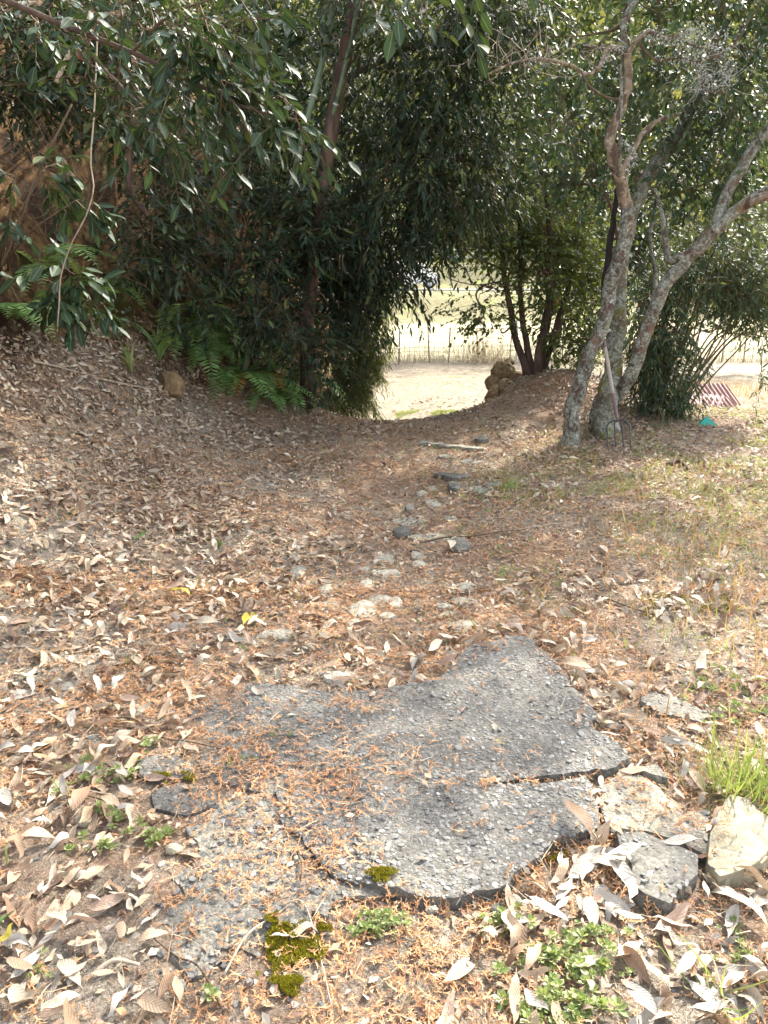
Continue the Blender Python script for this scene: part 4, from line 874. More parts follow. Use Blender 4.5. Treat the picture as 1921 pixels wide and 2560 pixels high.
bamboo('thin bamboo cane crossing diagonally behind the broad leaves', [(1000, 420, 9.8), (860, 300, 9.6), (740, 150, 9.5), (640, 60, 9.4), (560, -20, 9.3)], .020)

# sunlit trees beyond the yard, seen through the leaves
def far_tree(label, px, py, Y, blobs, size=.3, r=.2, mt=M_FAR):
    top = blobs[0]; tr = [([(px, py, Y), ((px + top[0]) / 2, (py + top[1]) / 2, Y), (top[0], top[1], Y)], r, r * .4, M_BARKR)]
    make_tree('sunlit_tree', label, base_at(px, py, Y), tr, blobs, T_CHEAP, mt, M_TWIG, size, 7, size * 4, 0, droop=.3, clump=.12, tfrac=.3, group='sunlit trees beyond the yard')
far_tree('yellow green tree beyond the yard, filling gaps at the right edge', 1900, 800, 22, [(1850, 470, 22, 170, 170, 2, 220), (1980, 620, 22, 100, 120, 1.5, 80), (1700, 560, 23, 110, 80, 1.5, 90)])
far_tree('bright yellow green tree behind the round-leaved mound tree', 1400, 760, 30, [(1350, 430, 30, 220, 130, 2.5, 240), (1500, 520, 29, 110, 80, 2, 90), (1230, 330, 31, 150, 110, 2, 120)])
far_tree('yellow bamboo like tree glowing through the centre gap', 950, 660, 34, [(980, 250, 34, 160, 180, 2.5, 240), (860, 60, 34, 160, 140, 2.5, 170), (1100, 480, 34, 160, 70, 2.5, 110)])
far_tree('pale tree high on the right beyond the crown', 1800, 700, 40, [(1800, 200, 40, 260, 200, 3, 260), (1500, 100, 40, 200, 180, 3, 170)], .45, .3)
b = MB(); n = 2600
x = -90 + 220 * R.rand(n); y = 76 + 90 * R.rand(n); p = np.column_stack([x, y, H(x, y) + 2.2 * R.rand(n)])
n2 = 9; pp = (p[:, None] + R.randn(n, n2, 3) * np.array([1.5, 1.5, 1.3])).reshape(-1, 3)
b.inst(T_CHEAP[0], frames(pp, R.randn(len(pp), 3), R.randn(len(pp), 3) + np.array([0, 0, .6]), 2.0 + 1.3 * R.rand(len(pp))))
b.build('hillside_wood', M_FAR, None, True, 'stuff')

# ================================================================ FERNS, STRAP LEAVES, VINES, ROOTS
def frond_mesh(seed, mat):
    r = np.random.RandomState(seed); n = 24; b = MB(); t = np.linspace(0, 1, n)
    P = np.column_stack([.06 * np.sin(t * 2 + seed), t * .95, .38 * np.sin(t * 2.3) * (1 - .35 * t) - .25 * t ** 3])
    tube(b, P, np.linspace(.006, .002, n), 4)
    pos = []; d = []; nr = []; sz = []
    for i in range(3, n):
        T = nrm(P[i] - P[i - 1]); l = .21 * math.sin(PI * (.12 + .86 * t[i])) ** .8
        for sg in (-1, 1):
            pos.append(P[i]); d.append(np.array([sg, 0, 0]) + T * .35 + r.randn(3) * .08 + np.array([0, 0, -.15])); nr.append(np.cross([sg, 0, 0], T) * sg + .15 * r.randn(3)); sz.append(l)
    M = frames(np.array(pos), np.array(d), np.array(nr), np.array(sz)); b.inst(leaf_tpl(3, .10, .1, -.1, .35), M)
    return b.mesh('frond', mat)
FR = [frond_mesh(i, M_FERN) for i in range(3)]; FRO = frond_mesh(7, M_FERNY)
FERNS = [(40, 800, .27, 8, 'fern with arching fronds at the left picture edge'), (430, 800, .30, 6, 'small fern above the tan bank rock'), (500, 830, .40, 9, 'bright fern right above the tan bank rock'), (560, 860, .45, 10, 'large bright fern at the middle of the fern row'), (620, 900, .42, 10, 'fern below and right of the large middle one'), (640, 965, .36, 8, 'low fern with an orange dying frond'), (710, 970, .38, 9, 'rightmost fern of the row, above the leaf litter'), (380, 700, .30, 6, 'fern growing high under the dark overhang'), (265, 745, .34, 7, 'fern behind the pale dead leaves'), (120, 700, .34, 7, 'fern beneath the broad leaved sapling'), (560, 740, .28, 6, 'upright fern in the shade left of the glossy shrub'), (520, 900, .34, 8, 'fern spilling down the slope just right of the tan bank rock'), (600, 955, .34, 9, 'lowest bright fern spreading on the slope'), (670, 1000, .30, 8, 'fern at the very foot of the slope left of the shaggy shrub'), (450, 865, .30, 7, 'fern standing directly over the tan bank rock'), (730, 1010, .24, 6, 'last small fern beside the path bend')]
for i, (px, py, s, n, lab) in enumerate(FERNS):
    g = G(px, py); r = np.random.RandomState(300 + i); t = thing('fern', lab, 'fern', g, 'ferns on the bank')
    for k in range(n):
        a = -2.2 + r.uniform(-1.5, 1.5); sc = s * 1.75 * (.75 + .5 * r.rand())
        Mx = Matrix.Rotation(a, 4, 'Z') @ Matrix.Rotation(-.25 + .5 * r.rand(), 4, 'X') @ Matrix.Scale(sc, 4)
        link('frond', FRO if (i == 5 and k < 2) else FR[k % 3], t, None, Mx)
T_STRAP = leaf_tpl(7, .032, .25, .55, .4, .2)
for (px, py, n, s, lab) in [(400, 905, 14, .45, 'strap-leaved clump arching behind the tan bank rock'), (330, 935, 9, .32, 'small strap-leaved clump left of the tan bank rock'), (600, 890, 9, .4, 'strap leaves under the large fern')]:
    g = G(px, py); t = thing('strap_leaf_plant', lab, 'plant', g, 'strap leaved clumps'); r = np.random.RandomState(px)
    b = MB(); b.add(*T_STRAP); me = b.mesh('leaf', M_GRASS if px == 330 else M_FERN)
    for k in range(n):
        Mx = Matrix.Rotation(r.rand() * 6.28, 4, 'Z') @ Matrix.Rotation(.5 + .5 * r.rand(), 4, 'X') @ Matrix.Scale(s * (.7 + .5 * r.rand()), 4)
        link('leaf', me, t, None, Mx)
def stick_thing(nm, label, pts, r0, r1, mat, cat='twig', group=None, sides=6, bump=.15, n=24):
    P = catmull([np.array(p, float) for p in pts], n); t = thing(nm, label, cat, P[0], group) if False else None
    b = MB(); tube(b, P - P[0], np.linspace(r0, r1, n), sides, bump, 3); o = b.build(nm, mat); o.location = Vector(P[0].tolist()); return tag(o, label, cat, group)
stick_thing('hanging_vine', 'pale bare vine hanging down in front of the bare soil face', [W(*p) for p in [(245, 60, 5.0), (240, 180, 5.0), (235, 290, 5.0), (226, 400, 5.0), (234, 470, 5.0), (215, 540, 5.0), (178, 610, 5.0), (152, 690, 5.0), (148, 760, 5.0), (143, 830, 5.0)]], .005, .004, M_PTWIG, 'vine')
stick_thing('leaning_sapling', 'thin leaning sapling stem at the left edge with branch', [W(*p) for p in [(5, 660, 5.1), (60, 520, 5.1), (100, 420, 5.1), (150, 320, 5.1), (180, 260, 5.1)]], .010, .005, M_TWIG, 'sapling')
stick_thing('root', 'thick fibrous dark root slanting down the orange soil face', [W(*p) for p in [(150, 400, 5.6), (180, 450, 5.6), (210, 520, 5.6), (245, 560, 5.7)]], .034, .028, M_BARK, 'root', 'roots on the bank', 12, .3)
stick_thing('root', 'upright dark stump like root beside the soil face', [W(*p) for p in [(325, 300, 6.6), (322, 400, 6.6), (330, 480, 6.6), (370, 540, 6.6)]], .034, .022, M_BARK, 'root', 'roots on the bank', 12, .3)
stick_thing('root', 'thin red root hanging at the middle of the soil face', [W(*p) for p in [(290, 350, 6.3), (287, 420, 6.3), (292, 500, 6.3)]], .012, .006, M_BARKR, 'root', 'roots on the bank')
stick_thing('red_branch', 'short red brown branch at the upper left', [W(*p) for p in [(240, 30, 5.6), (218, 80, 5.6), (200, 150, 5.6)]], .035, .03, M_BARKR, 'branch', 'red brown branches', 10)
stick_thing('red_branch', 'red brown branch slanting right at the upper left', [W(*p) for p in [(270, 190, 6.2), (340, 150, 6.2), (380, 130, 6.3)]], .022, .016, M_BARKR, 'branch', 'red brown branches', 8)
stick_thing('red_branch', 'pale tan branch with a knotty lower end', [W(*p) for p in [(195, 100, 5.5), (165, 150, 5.5), (140, 205, 5.5)]], .018, .014, M_PTWIG, 'branch', 'red brown branches', 8)
b = MB(); n = 260; px = R.rand(n) * 520; py = 60 + R.rand(n) * 640
p0 = np.array([W(a, c, 5.7 + .003 * a) for a, c in zip(px, py)]); sticks(b, p0, p0 + R.randn(n, 3) * np.array([.28, .1, .16]) + np.array([0, 0, -.12]), .004, .0015, .2, 4)
o = b.build('dead_twigs', M_TWIG, None, True, 'stuff')

# ================================================================ YARD, FENCE, ROAD THINGS
fz = lambda x, y: float(H(x, y))
t = thing('wire_fence', 'thin rusty wire mesh fence on rods across the far side of the yard', 'fence', (0, 25.6, fz(0, 25.6)))
rb = MB(); tube(rb, [(0, 0, -.2), (0, 0, .6), (0, 0, 1.2)], .022, 6); rod = rb.mesh('post', M_WIRE)
r = np.random.RandomState(5); x0, x1 = -3.0, 14.0; xs = np.arange(x0, x1, .88)
for x in xs:
    g = (x + .1 * r.randn(), 25.6 + .02 * x); Mx = Matrix.Translation((g[0], g[1] - 25.6, fz(*g) - t.location.z)) @ Matrix.Rotation(.04 * r.randn(), 4, 'Y') @ Matrix.Scale(.92 + .15 * r.rand(), 4); link('post', rod, t, None, Mx)
for k in range(8):
    X = np.linspace(x0, x1, 60); Z = np.array([fz(x, 25.6) for x in X]) + .08 + k * .148 + .02 * np.sin(X * 1.3 + k); b = MB(); tube(b, np.column_stack([X, 25.58 + .02 * X, Z]), .006, 3); child('horizontal_wire', b, M_WIRE, t)
b = MB(); X = np.arange(x0, x1, .16); A = np.column_stack([X, 25.58 + .02 * X, [fz(x, 25.6) for x in X]]); sticks(b, A, A + np.array([0, 0, 1.12]), .006, .006, .004); child('vertical_wires', b, M_WIRE, t, True, 'stuff')
t = thing('guard_rail', 'pale steel guard rail along the far upper road', 'guard rail', (5, 66.2, fz(5, 66.2)))
for k in range(3):
    b = MB(); X = np.linspace(-10, 45, 30); tube(b, np.column_stack([X, 66.2 + 0 * X, [fz(x, 66.2) + .45 + .28 * k for x in X]]), .06, 6); child('rail', b, M_GALV, t)
pb = MB(); tube(pb, [(0, 0, -.3), (0, 0, .5), (0, 0, 1.1)], .06, 6); pm = pb.mesh('post', M_GALV)
for x in np.arange(-10, 45, 2.0): link('post', pm, t, None, Matrix.Translation((x - 5, .08, fz(x, 66.2) - t.location.z)))
mb = MB()
def box(mb, c, s, rz=0, mi=0, taper=1.0, bev=0.0):
    hx, hy, hz = s[0] / 2, s[1] / 2, s[2] / 2; V = []
    for z, k in ((-hz, 1), (hz, taper)):
        for sx, sy in ((-1, -1), (1, -1), (1, 1), (-1, 1)): V.append((sx * hx * k, sy * hy * k, z))
    V = np.array(V); ca, sa = math.cos(rz), math.sin(rz); V = np.column_stack([V[:, 0] * ca - V[:, 1] * sa, V[:, 0] * sa + V[:, 1] * ca, V[:, 2]]) + np.array(c)
    mb.faces(V, [(0, 3, 2, 1), (4, 5, 6, 7), (0, 1, 5, 4), (1, 2, 6, 5), (2, 3, 7, 6), (3, 0, 4, 7)], mi)
rz_ = fz(3, 57.5) + .12
xr = float(W(1098, 712, 57)[0]); t = thing('parked_van', 'white van on the far road, half hidden by hanging leaves', 'van', (xr - 1.9, 57, rz_))
prof = [(-1.9, .35), (1.75, .35), (1.85, .6), (1.8, .95), (1.35, 1.15), (.85, 1.8), (-1.8, 1.86), (-1.9, 1.7)]
V = [(x, y, z) for y in (-.8, .8) for x, z in prof]; n = len(prof); F = [tuple(range(n))[::-1] and tuple(range(n)), tuple(range(n, 2 * n))[::-1]] + [(i, n + i, n + (i + 1) % n, (i + 1) % n) for i in range(n)]
b = MB(); b.faces(np.array(V) + np.array(t.location), F); child('body', b, M_PAINT, t, False)
for (a, c) in ((-1.6, -.6), (-.5, .5), (.6, 1.15)):
    b = MB(); zt = 1.65 if c < 1 else 1.5; b.faces(np.array([(a, -.806, 1.36), (c, -.806, 1.36), (c - (.2 if c > 1 else 0), -.806, zt), (a, -.806, zt), (a, -.79, 1.36), (c, -.79, 1.36), (c - .2, -.79, zt), (a, -.79, zt)]) + np.array(t.location), [(0, 1, 2, 3), (4, 5, 1, 0), (3, 2, 6, 7)]); child('window', b, M_GLASS, t, False)
for x in (-1.25, 1.2):
    for y in (-.72, .72):
        a = np.linspace(0, 2 * PI, 19)[:-1]; 
        b = MB(); tube(b, np.array([(x, y - .1, .3), (x, y - .08, .3), (x, y + .08, .3), (x, y + .1, .3)]) + np.array(t.location), [.27, .31, .31, .27], 18); w = child('wheel', b, M_RUBBER, t)
        b = MB(); tube(b, np.array([(0, -.115, 0), (0, -.09, 0)]), [.16, .17], 14); b.V = [v + np.array([x, y, .3]) for v in b.V]; o = b.build('rim', M_GALV, w)
o = MB(); box(o, (0, 0, 0), (.16, .04, .1)); om = o.mesh('headlight', M_GALV); link('headlight', om, t, None, Matrix.Translation((1.82, -.6, .75))); link('headlight', om, t, None, Matrix.Translation((1.82, .6, .75)))
b = MB(); c = W(1435, 935, 14.0); 
t = thing('slatted_crate', 'grey slatted crate in the yard, seen between mound tree and lichened tree', 'crate', (c[0], 14.0, fz(c[0], 14.0)))
for k in range(4):
    b = MB(); box(b, (c[0], 13.8, t.location.z + .06 + .11 * k), (.55, .03, .07)); child('slat', b, M_SHAFT, t, False)
for sx in (-.25, .25):
    b = MB(); box(b, (c[0] + sx, 13.84, t.location.z + .22), (.05, .05, .46)); child('corner_post', b, M_SHAFT, t, False)
stick_thing('white_pole', 'thin white pole seen between the stems of the mound tree', [W(1291, 905, 12.5), W(1294, 860, 12.5), W(1292, 800, 12.5)], .02, .02, M_WPOLE, 'pole', bump=0)

# corrugated sheets
def sheet(label, px, py, Y, wd, dp, rz, tilt, nr):
    c = W(px, py, Y); c[2] = max(c[2], fz(c[0], c[1]) + .08); n = nr * 8 + 1; u = np.linspace(-wd / 2, wd / 2, n); z = .016 * np.sin(np.linspace(0, nr * 2 * PI, n)); b = MB(); V = []
    for zz in (0, -.004):
        for v in (-dp / 2, 0, dp / 2):
            for i in range(n): V.append((u[i], v, z[i] + zz))
    F = []
    for s in range(2):
        for j in range(2):
            for i in range(n - 1): q = s * 3 * n + j * n + i; F.append((q, q + 1, q + n + 1, q + n))
    b.faces(V, F); o = b.build('corrugated_sheet', M_ROOF); o.location = Vector(c.tolist()); o.rotation_euler = (tilt, 0, rz)
    tag(o, label, 'metal sheet', 'old corrugated sheets by the dry grass')
sheet('faded red corrugated sheet with upright ridges, on top of the others', 1795, 985, 12.0, .50, .62, .05, .42, 7)
sheet('tilted corrugated sheet half covered by bush leaves', 1745, 1000, 11.8, .75, .5, -.55, .25, 9)
sheet('corrugated sheet end slipping out below the top one', 1800, 1008, 11.6, .42, .4, -.02, .3, 6)
c = G(1765, 1063); t = thing('teal_plastic_guard', 'small teal plastic wedge with holes lying right of the bush', 'plastic piece', c)
b = MB(); b.faces(np.array([(-.09, -.03, 0), (.10, -.05, 0), (.07, .06, 0), (-.07, .07, 0), (-.005, .0, .085), (.01, .01, .085)]) + np.array(c), [(0, 1, 5, 4), (1, 2, 5), (2, 3, 4, 5), (3, 0, 4), (3, 2, 1, 0)]); child('body', b, M_TEAL, t, False)
for k in range(3):
    b = MB(); p = np.array(c) + np.array([-.045 + .04 * k, -.040 - .002 * k, .012]); tube(b, [p, p + np.array([0, -.006, .003])], [.008, .007], 8); child('hole', b, M_CREAM, t, False)

# pitchfork
def wp(px, py, Y=6.72): return W(px, py, Y)
t = thing('pitchfork', 'old pitchfork with grey wooden shaft leaning on the lichened tree, four tines down', 'pitchfork', G(1545, 1108))
b = MB(); tube(b, catmull([W(1513, 866, 6.98), W(1523, 925, 6.93), W(1533.5, 986, 6.87)], 10), .017, 10); child('wooden_shaft', b, M_SHAFT, t)
b = MB(); tube(b, catmull([W(1533.2, 984, 6.872), W(1539, 1018, 6.84), W(1545, 1052, 6.8)], 8), [.020, .020, .0195, .019, .018, .016, .015, .013], 10); child('socket', b, M_SHAFT2, t)
b = MB(); tube(b, catmull([W(1510, 850, 7.0), W(1511.5, 858, 6.99), W(1513.5, 868, 6.977)], 5), .0185, 10); child('collar', b, M_SHAFT2, t)
b = MB(); tube(b, [W(1511, 850, 7.0), W(1519, 847, 7.0), W(1525, 830, 7.01)], .006, 6); tube(b, [W(1511, 850, 7.0), W(1506, 847, 7.0), W(1503, 832, 7.01)], .006, 6); child('handle_bracket', b, M_IRON, t)
b = MB(); tube(b, [W(1500, 832, 7.01), W(1513, 829, 7.01), W(1527, 826, 7.01)], .013, 8); child('hand_grip', b, M_HGRIP, t)
top = (1546, 1053)
for (xs_, ys_, xm, xe, ye) in [(1533, 1055, 1519, 1519, 1112), (1538, 1056, 1537, 1540, 1113), (1553, 1054, 1556, 1559, 1113), (1560, 1052, 1574, 1578, 1113)]:
    outer = abs(xm - 1546) > 20
    pts = [W(1546, 1052, 6.8), W(xs_, ys_ - (3 if outer else 0), 6.79), W(xm, 1064 if outer else 1070, 6.77), W((xm + xe) / 2, 1088, 6.72), W(xe, ye + 4, 6.66)]
    b = MB(); tube(b, catmull(pts, 20), np.linspace(.0075, .005, 20), 7); child('tine', b, M_IRON, t)

# kerb beam, bark piece, twigs and sticks on the ground
a = G(1050, 1112); c = G(1205, 1128); b = MB(); L = np.linalg.norm(c - a); ang = math.atan2(c[1] - a[1], c[0] - a[0])
n = 14; V = []; 
for i in range(n):
    f = i / (n - 1); p = a + (c - a) * f; z = p[2] * 1.0
    z = a[2] + (c[2] - a[2]) * f
    for (dy, dz) in ((-.035, -.03), (-.04, .028), (.04, .032), (.045, -.03)): V.append((p[0] + .006 * R.randn(), p[1] + dy + .004 * R.randn(), z + dz + .004 * R.randn()))
F = [(i * 4 + k, i * 4 + 4 + k, i * 4 + 4 + (k + 1) % 4, i * 4 + (k + 1) % 4) for i in range(n - 1) for k in range(4)] + [(0, 1, 2, 3), (n * 4 - 1, n * 4 - 2, n * 4 - 3, n * 4 - 4)]
b.V = []; b.faces(np.array(V) - a, F); o = b.build('kerb_beam', M_PSTONE, None, False); o.location = Vector(a.tolist()); tag(o, 'long weathered grey kerb beam laid across the path before the dip', 'kerb')
def gstick(label, pts, r0, r1, mat=M_TWIG, lift=.012, nm='fallen_twig', cat='twig', grp='fallen twigs'):
    P = [G(*p) + np.array([0, 0, lift + .012 * (i % 2)]) for i, p in enumerate(pts)]; stick_thing(nm, label, P, r0, r1, mat, cat, grp, 5, .12)
gstick('long thin brown twig crossing from the left weeds to the upper slab', [(250, 1812), (330, 1812), (400, 1850), (480, 1872), (570, 1885)], .004, .002)
gstick('long dark twig crossing the path above the stones', [(1050, 1362), (1120, 1352), (1180, 1345), (1250, 1338), (1300, 1330)], .006, .003)
gstick('pale forked stick left of the tan bank rock', [(245, 950), (300, 968), (360, 975), (410, 985)], .010, .006, M_PTWIG)
gstick('pale straight stick slanting below the leaning one on the bank', [(85, 908), (140, 925), (190, 935), (240, 950)], .009, .006, M_PTWIG)
gstick('brown stick lying right of the fern row on the slope', [(560, 1025), (620, 1055), (690, 1085)], .009, .005)
gstick('thin twig curving over the gravel apron to the slab', [(745, 2140), (755, 2180), (752, 2235), (748, 2260)], .003, .0015)
gstick('thin brown twig on the lower slab pointing right', [(820, 1998), (880, 2015), (960, 2040)], .0025, .0015)
gstick('arched twig below the left weeds', [(210, 1995), (270, 2022), (330, 2050), (350, 2060)], .003, .002)
gstick('long straw coloured stem in the lower middle', [(560, 2450), (620, 2360), (690, 2300), (730, 2280)], .003, .002, M_PTWIG)
gstick('thick pale stem end lying at the lower left', [(240, 2445), (290, 2425), (350, 2425)], .007, .004, M_PTWIG)
gstick('bent tan twig at the bottom between slab and right weeds', [(700, 2275), (760, 2280), (800, 2400), (830, 2540)], .0025, .0015, M_PTWIG)
gstick('forked pale root like stick touching the small concrete chunk', [(1520, 1965), (1580, 1945), (1610, 1905), (1640, 1900)], .005, .003, M_PTWIG)
gstick('thin tan stick at the bottom centre leaning left', [(560, 2540), (500, 2440), (440, 2400), (380, 2360)], .003, .002)
gstick('dark twig among the leaves right of the humped slab', [(1440, 1770), (1500, 1830), (1530, 1850)], .0035, .002)
gstick('long pale grass stem across the mid path litter', [(1290, 1330), (1380, 1320), (1470, 1312), (1560, 1318)], .004, .002, M_PTWIG)
gstick('reddish stick low in the litter near the right weeds', [(1500, 1495), (1560, 1525), (1640, 1545)], .005, .003)
gstick('curled brown bark strip on the grass right of the pitchfork', [(1670, 1168), (1695, 1163), (1715, 1172), (1722, 1184)], .022, .010, M_BARK, .02, 'bark_strip', 'bark', None)

# ================================================================ LITTER
SL = [s for s in SLABS]
def on_slab(p):
    r = np.zeros(len(p), bool)
    for O, z in SL:
        mn, mx = O.min(0), O.max(0); c = (p[:, 0] >= mn[0]) & (p[:, 0] <= mx[0]) & (p[:, 1] >= mn[1]) & (p[:, 1] <= mx[1])
        if c.any(): r[c] |= inside(O, p[c])
    return r
def surf(p):
    z = H(p[:, 0], p[:, 1])
    for O, zz in SL:
        mn, mx = O.min(0), O.max(0); c = np.where((p[:, 0] >= mn[0]) & (p[:, 0] <= mx[0]) & (p[:, 1] >= mn[1]) & (p[:, 1] <= mx[1]))[0]
        if len(c): c = c[inside(O, p[c])]
        for i in range(0, len(c), 1500):
            cc = c[i:i + 1500]; k = np.linalg.norm(p[cc][:, None] - zz[None, :, :2], axis=2).argmin(1); z[cc] = np.maximum(z[cc], zz[k, 2])
    return z
def normals(x, y, e=.06):
    dx = (H(x + e, y) - H(x - e, y)) / (2 * e); dy = (H(x, y + e) - H(x, y - e)) / (2 * e)
    return nrm(np.stack([-dx, -dy, np.ones_like(dx)], -1))
def sample(n, ymin, ymax, dens):
    """ground points over the view wedge and a good step to either side, thinned by dens(x, y, px, py)"""
    f = .62 * (ymax + .9) + .3; n = int(n * (f + 1.3) / f); y = ymin + (ymax - ymin) * R.rand(n)
    if ymin <= 1.0: y = np.concatenate([y, .3 + (ymin - .3) * R.rand(int(n * (ymin - .3) / (ymax - ymin)))])
    h0 = .62 * (y + .9) + .3; hw = h0 + 1.3; k = R.rand(len(y)) < hw / (f + 1.3); y = y[k]; hw = hw[k]; h0 = h0[k]
    x = (R.rand(len(y)) * 2 - 1) * hw; px, py, d = proj(np.column_stack([x, y, H(x, y)])); out = (px < -120) | (px > 2040) | (py > 2760)
    k = (R.rand(len(x)) < np.where(out, .6, 1)) & (R.rand(len(x)) < dens(x, y, np.clip(px, -200, 2100), np.clip(py, 0, 2600))); return np.column_stack([x[k], y[k]])
G2 = lambda px, py, cx, cy, rx, ry: np.exp(-((px - cx) / rx) ** 2 - ((py - cy) / ry) ** 2)
def leafy(x, y, px, py):
    """share of big dry leaves, in the drifts the photo shows"""
    d = .38 + 1.2 * np.clip(fbm(x * 1.7, y * 1.7, 1, 3), -.4, .6)
    d += .65 * G2(px, py, 160, 1420, 420, 260) + .9 * G2(px, py, 100, 2200, 250, 460) + 1.0 * G2(px, py, 1700, 2400, 300, 280) + .35 * G2(px, py, 1000, 2500, 500, 120) + .7 * G2(px, py, 1480, 2280, 120, 180) + .6 * G2(px, py, 950, 1660, 220, 45) + .45 * G2(px, py, 1450, 1470, 260, 90) + .5 * G2(px, py, 1600, 1760, 220, 60) + .4 * G2(px, py, 500, 1500, 260, 150) + .4 * G2(px, py, 250, 950, 300, 60)
    d -= .45 * G2(px, py, 1650, 1280, 330, 130) + .75 * G2(px, py, 950, 2000, 430, 330) + .35 * G2(px, py, 940, 1520, 160, 140) + .7 * G2(px, py, 600, 2200, 260, 260) + .6 * G2(px, py, 1080, 1180, 200, 45) + .25 * G2(px, py, 1250, 1330, 200, 120) + .2 * G2(px, py, 900, 2350, 260, 200)
    u = bank_u(x, y); d = d - .55 * G2(px, py, 1050, 1290, 190, 230) + np.interp(u, [.9, 1.4], [0, .3]); d = d * np.interp(u, [2.1, 2.35], [1, 0])
    return np.clip(d, .03, 1) * (u < 2.35)
T_NEAR = [leaf_tpl(6, .135 + .035 * (s % 3), (.15, .45, .25, -.2, .35, .6)[s % 6], (.2, -.3, .38, .15, -.35, .48)[s % 6], (.5, .42, .55)[s % 3], (.3, -.6, .5, .8, -.35, 1.0)[s % 6], (.04, .08, .03, .10)[s % 4], 70 + s, .1) for s in range(8)]
T_MID = [leaf_tpl(2, .19, .3, (.2, -.3, .4)[s], .5, .3 * s, .02, 90 + s) for s in range(3)]
def lay(p, size, tilt, lift, nm=None):
    n = len(p); z = surf(p); a = R.rand(n) * 2 * PI; N = normals(p[:, 0], p[:, 1]); nr = nrm(N + tilt * R.randn(n, 3))
    nr[:, 2] = np.abs(nr[:, 2]); d = np.column_stack([np.cos(a), np.sin(a), np.zeros(n)]); d = nrm(d - nr * (d * nr).sum(1, keepdims=True))
    pos = np.column_stack([p, z + lift * R.rand(n) + .004]); pos -= d * (size / 2)[:, None]
    q = pos + d * size[:, None]; e = q[:, 2]; up = np.maximum(surf(q[:, :2]) + .003 - e, 0); low2 = surf(pos[:, :2]) + .003
    a0 = np.maximum(pos[:, 2], low2); e = np.maximum(e, e + np.minimum(up, .06)); nd = nrm(np.column_stack([q[:, :2], e]) - np.column_stack([pos[:, :2], a0])); pos[:, 2] = a0; d = nd
    return frames(pos, d, nr, size)
pn = sample(21000, 1.0, 4.6, lambda x, y, px, py: leafy(x, y, px, py) * .62)
k = on_slab(pn) & (R.rand(len(pn)) < .97); pn = pn[~k]
Mn = lay(pn, .026 + .082 * R.rand(len(pn)) ** 1.15, .30, .028)
# leaves the photo lets one single out, given by their two ends in photo pixels
SPEC = [(1470, 2175, 1602, 2178, 'pale cream'), (1600, 2170, 1500, 2215, 'silvery grey'), (1410, 2050, 1490, 2150, 'chestnut brown'), (1375, 2230, 1425, 2170, 'light tan'), (1420, 2215, 1505, 2150, 'silvery grey'), (1545, 2180, 1570, 2285, 'silvery grey'), (1320, 2270, 1420, 2335, 'silvery grey'), (1440, 2260, 1510, 2320, 'pale cream'), (1530, 2300, 1610, 2330, 'silvery grey'), (1635, 2350, 1725, 2290, 'pinkish'), (1790, 2245, 1925, 2345, 'pinkish'), (1600, 2400, 1680, 2500, 'light tan'), (1430, 2440, 1505, 2420, 'pale cream'), (1305, 2465, 1365, 2390, 'light tan'), (1680, 2465, 1745, 2410, 'pale cream'), (1805, 2440, 1910, 2440, 'silvery grey'), (1725, 2545, 1820, 2545, 'pale cream'), (1310, 2500, 1370, 2565, 'silvery grey'), (1560, 2480, 1640, 2570, 'silvery grey'), (1740, 1725, 1690, 1725, 'pale cream'), (1715, 1870, 1775, 1895, 'silvery grey'), (1655, 1895, 1680, 1925, 'pale cream'), (1600, 1835, 1655, 1865, 'chestnut brown'), (1830, 1690, 1865, 1710, 'pale cream'), (1850, 1715, 1870, 1745, 'pale cream'), (1740, 1690, 1770, 1640, 'pale cream'), (1480, 1690, 1400, 1665, 'light tan'), (1395, 1605, 1425, 1635, 'pale cream'), (1455, 1620, 1500, 1612, 'silvery grey'), (1030, 1690, 1080, 1640, 'silvery grey'), (1105, 1615, 1060, 1660, 'pale cream'), (540, 1360, 590, 1405, 'green'), (335, 1365, 372, 1350, 'green'), (125, 1348, 165, 1370, 'pale cream'), (425, 1490, 490, 1515, 'yellow'), (115, 1265, 165, 1240, 'pale cream'), (370, 1185, 405, 1195, 'pale cream'), (310, 1530, 360, 1500, 'pale cream'), (210, 1510, 260, 1540, 'light tan'), (175, 1430, 195, 1465, 'pale cream'), (20, 2420, 90, 2460, 'light tan'), (35, 2485, 95, 2560, 'pale cream'), (110, 2545, 205, 2520, 'pale cream'), (145, 2245, 215, 2185, 'light tan'), (220, 2290, 330, 2260, 'pinkish'), (130, 2300, 165, 2340, 'pale cream'), (265, 2360, 310, 2320, 'silvery grey'), (25, 2350, 75, 2385, 'pale cream'), (295, 1860, 360, 1885, 'pale cream'), (180, 1900, 215, 1870, 'light tan'), (230, 1990, 185, 2060, 'chestnut brown'), (65, 2065, 130, 2075, 'silvery grey'), (10, 1995, 30, 2050, 'silvery grey'), (0, 2340, 35, 2310, 'green'), (300, 1985, 335, 2020, 'silvery grey'), (0, 2385, 25, 2370, 'yellow'), (610, 1580, 620, 1540, 'yellow'), (630, 1545, 650, 1570, 'yellow'), (1135, 1375, 1120, 1400, 'pale cream'), (190, 965, 245, 945, 'silvery grey'), (240, 870, 262, 895, 'silvery grey'), (258, 880, 270, 900, 'silvery grey'), (1490, 1160, 1535, 1175, 'light tan'), (1770, 1585, 1850, 1560, 'chestnut brown')]
SM = []
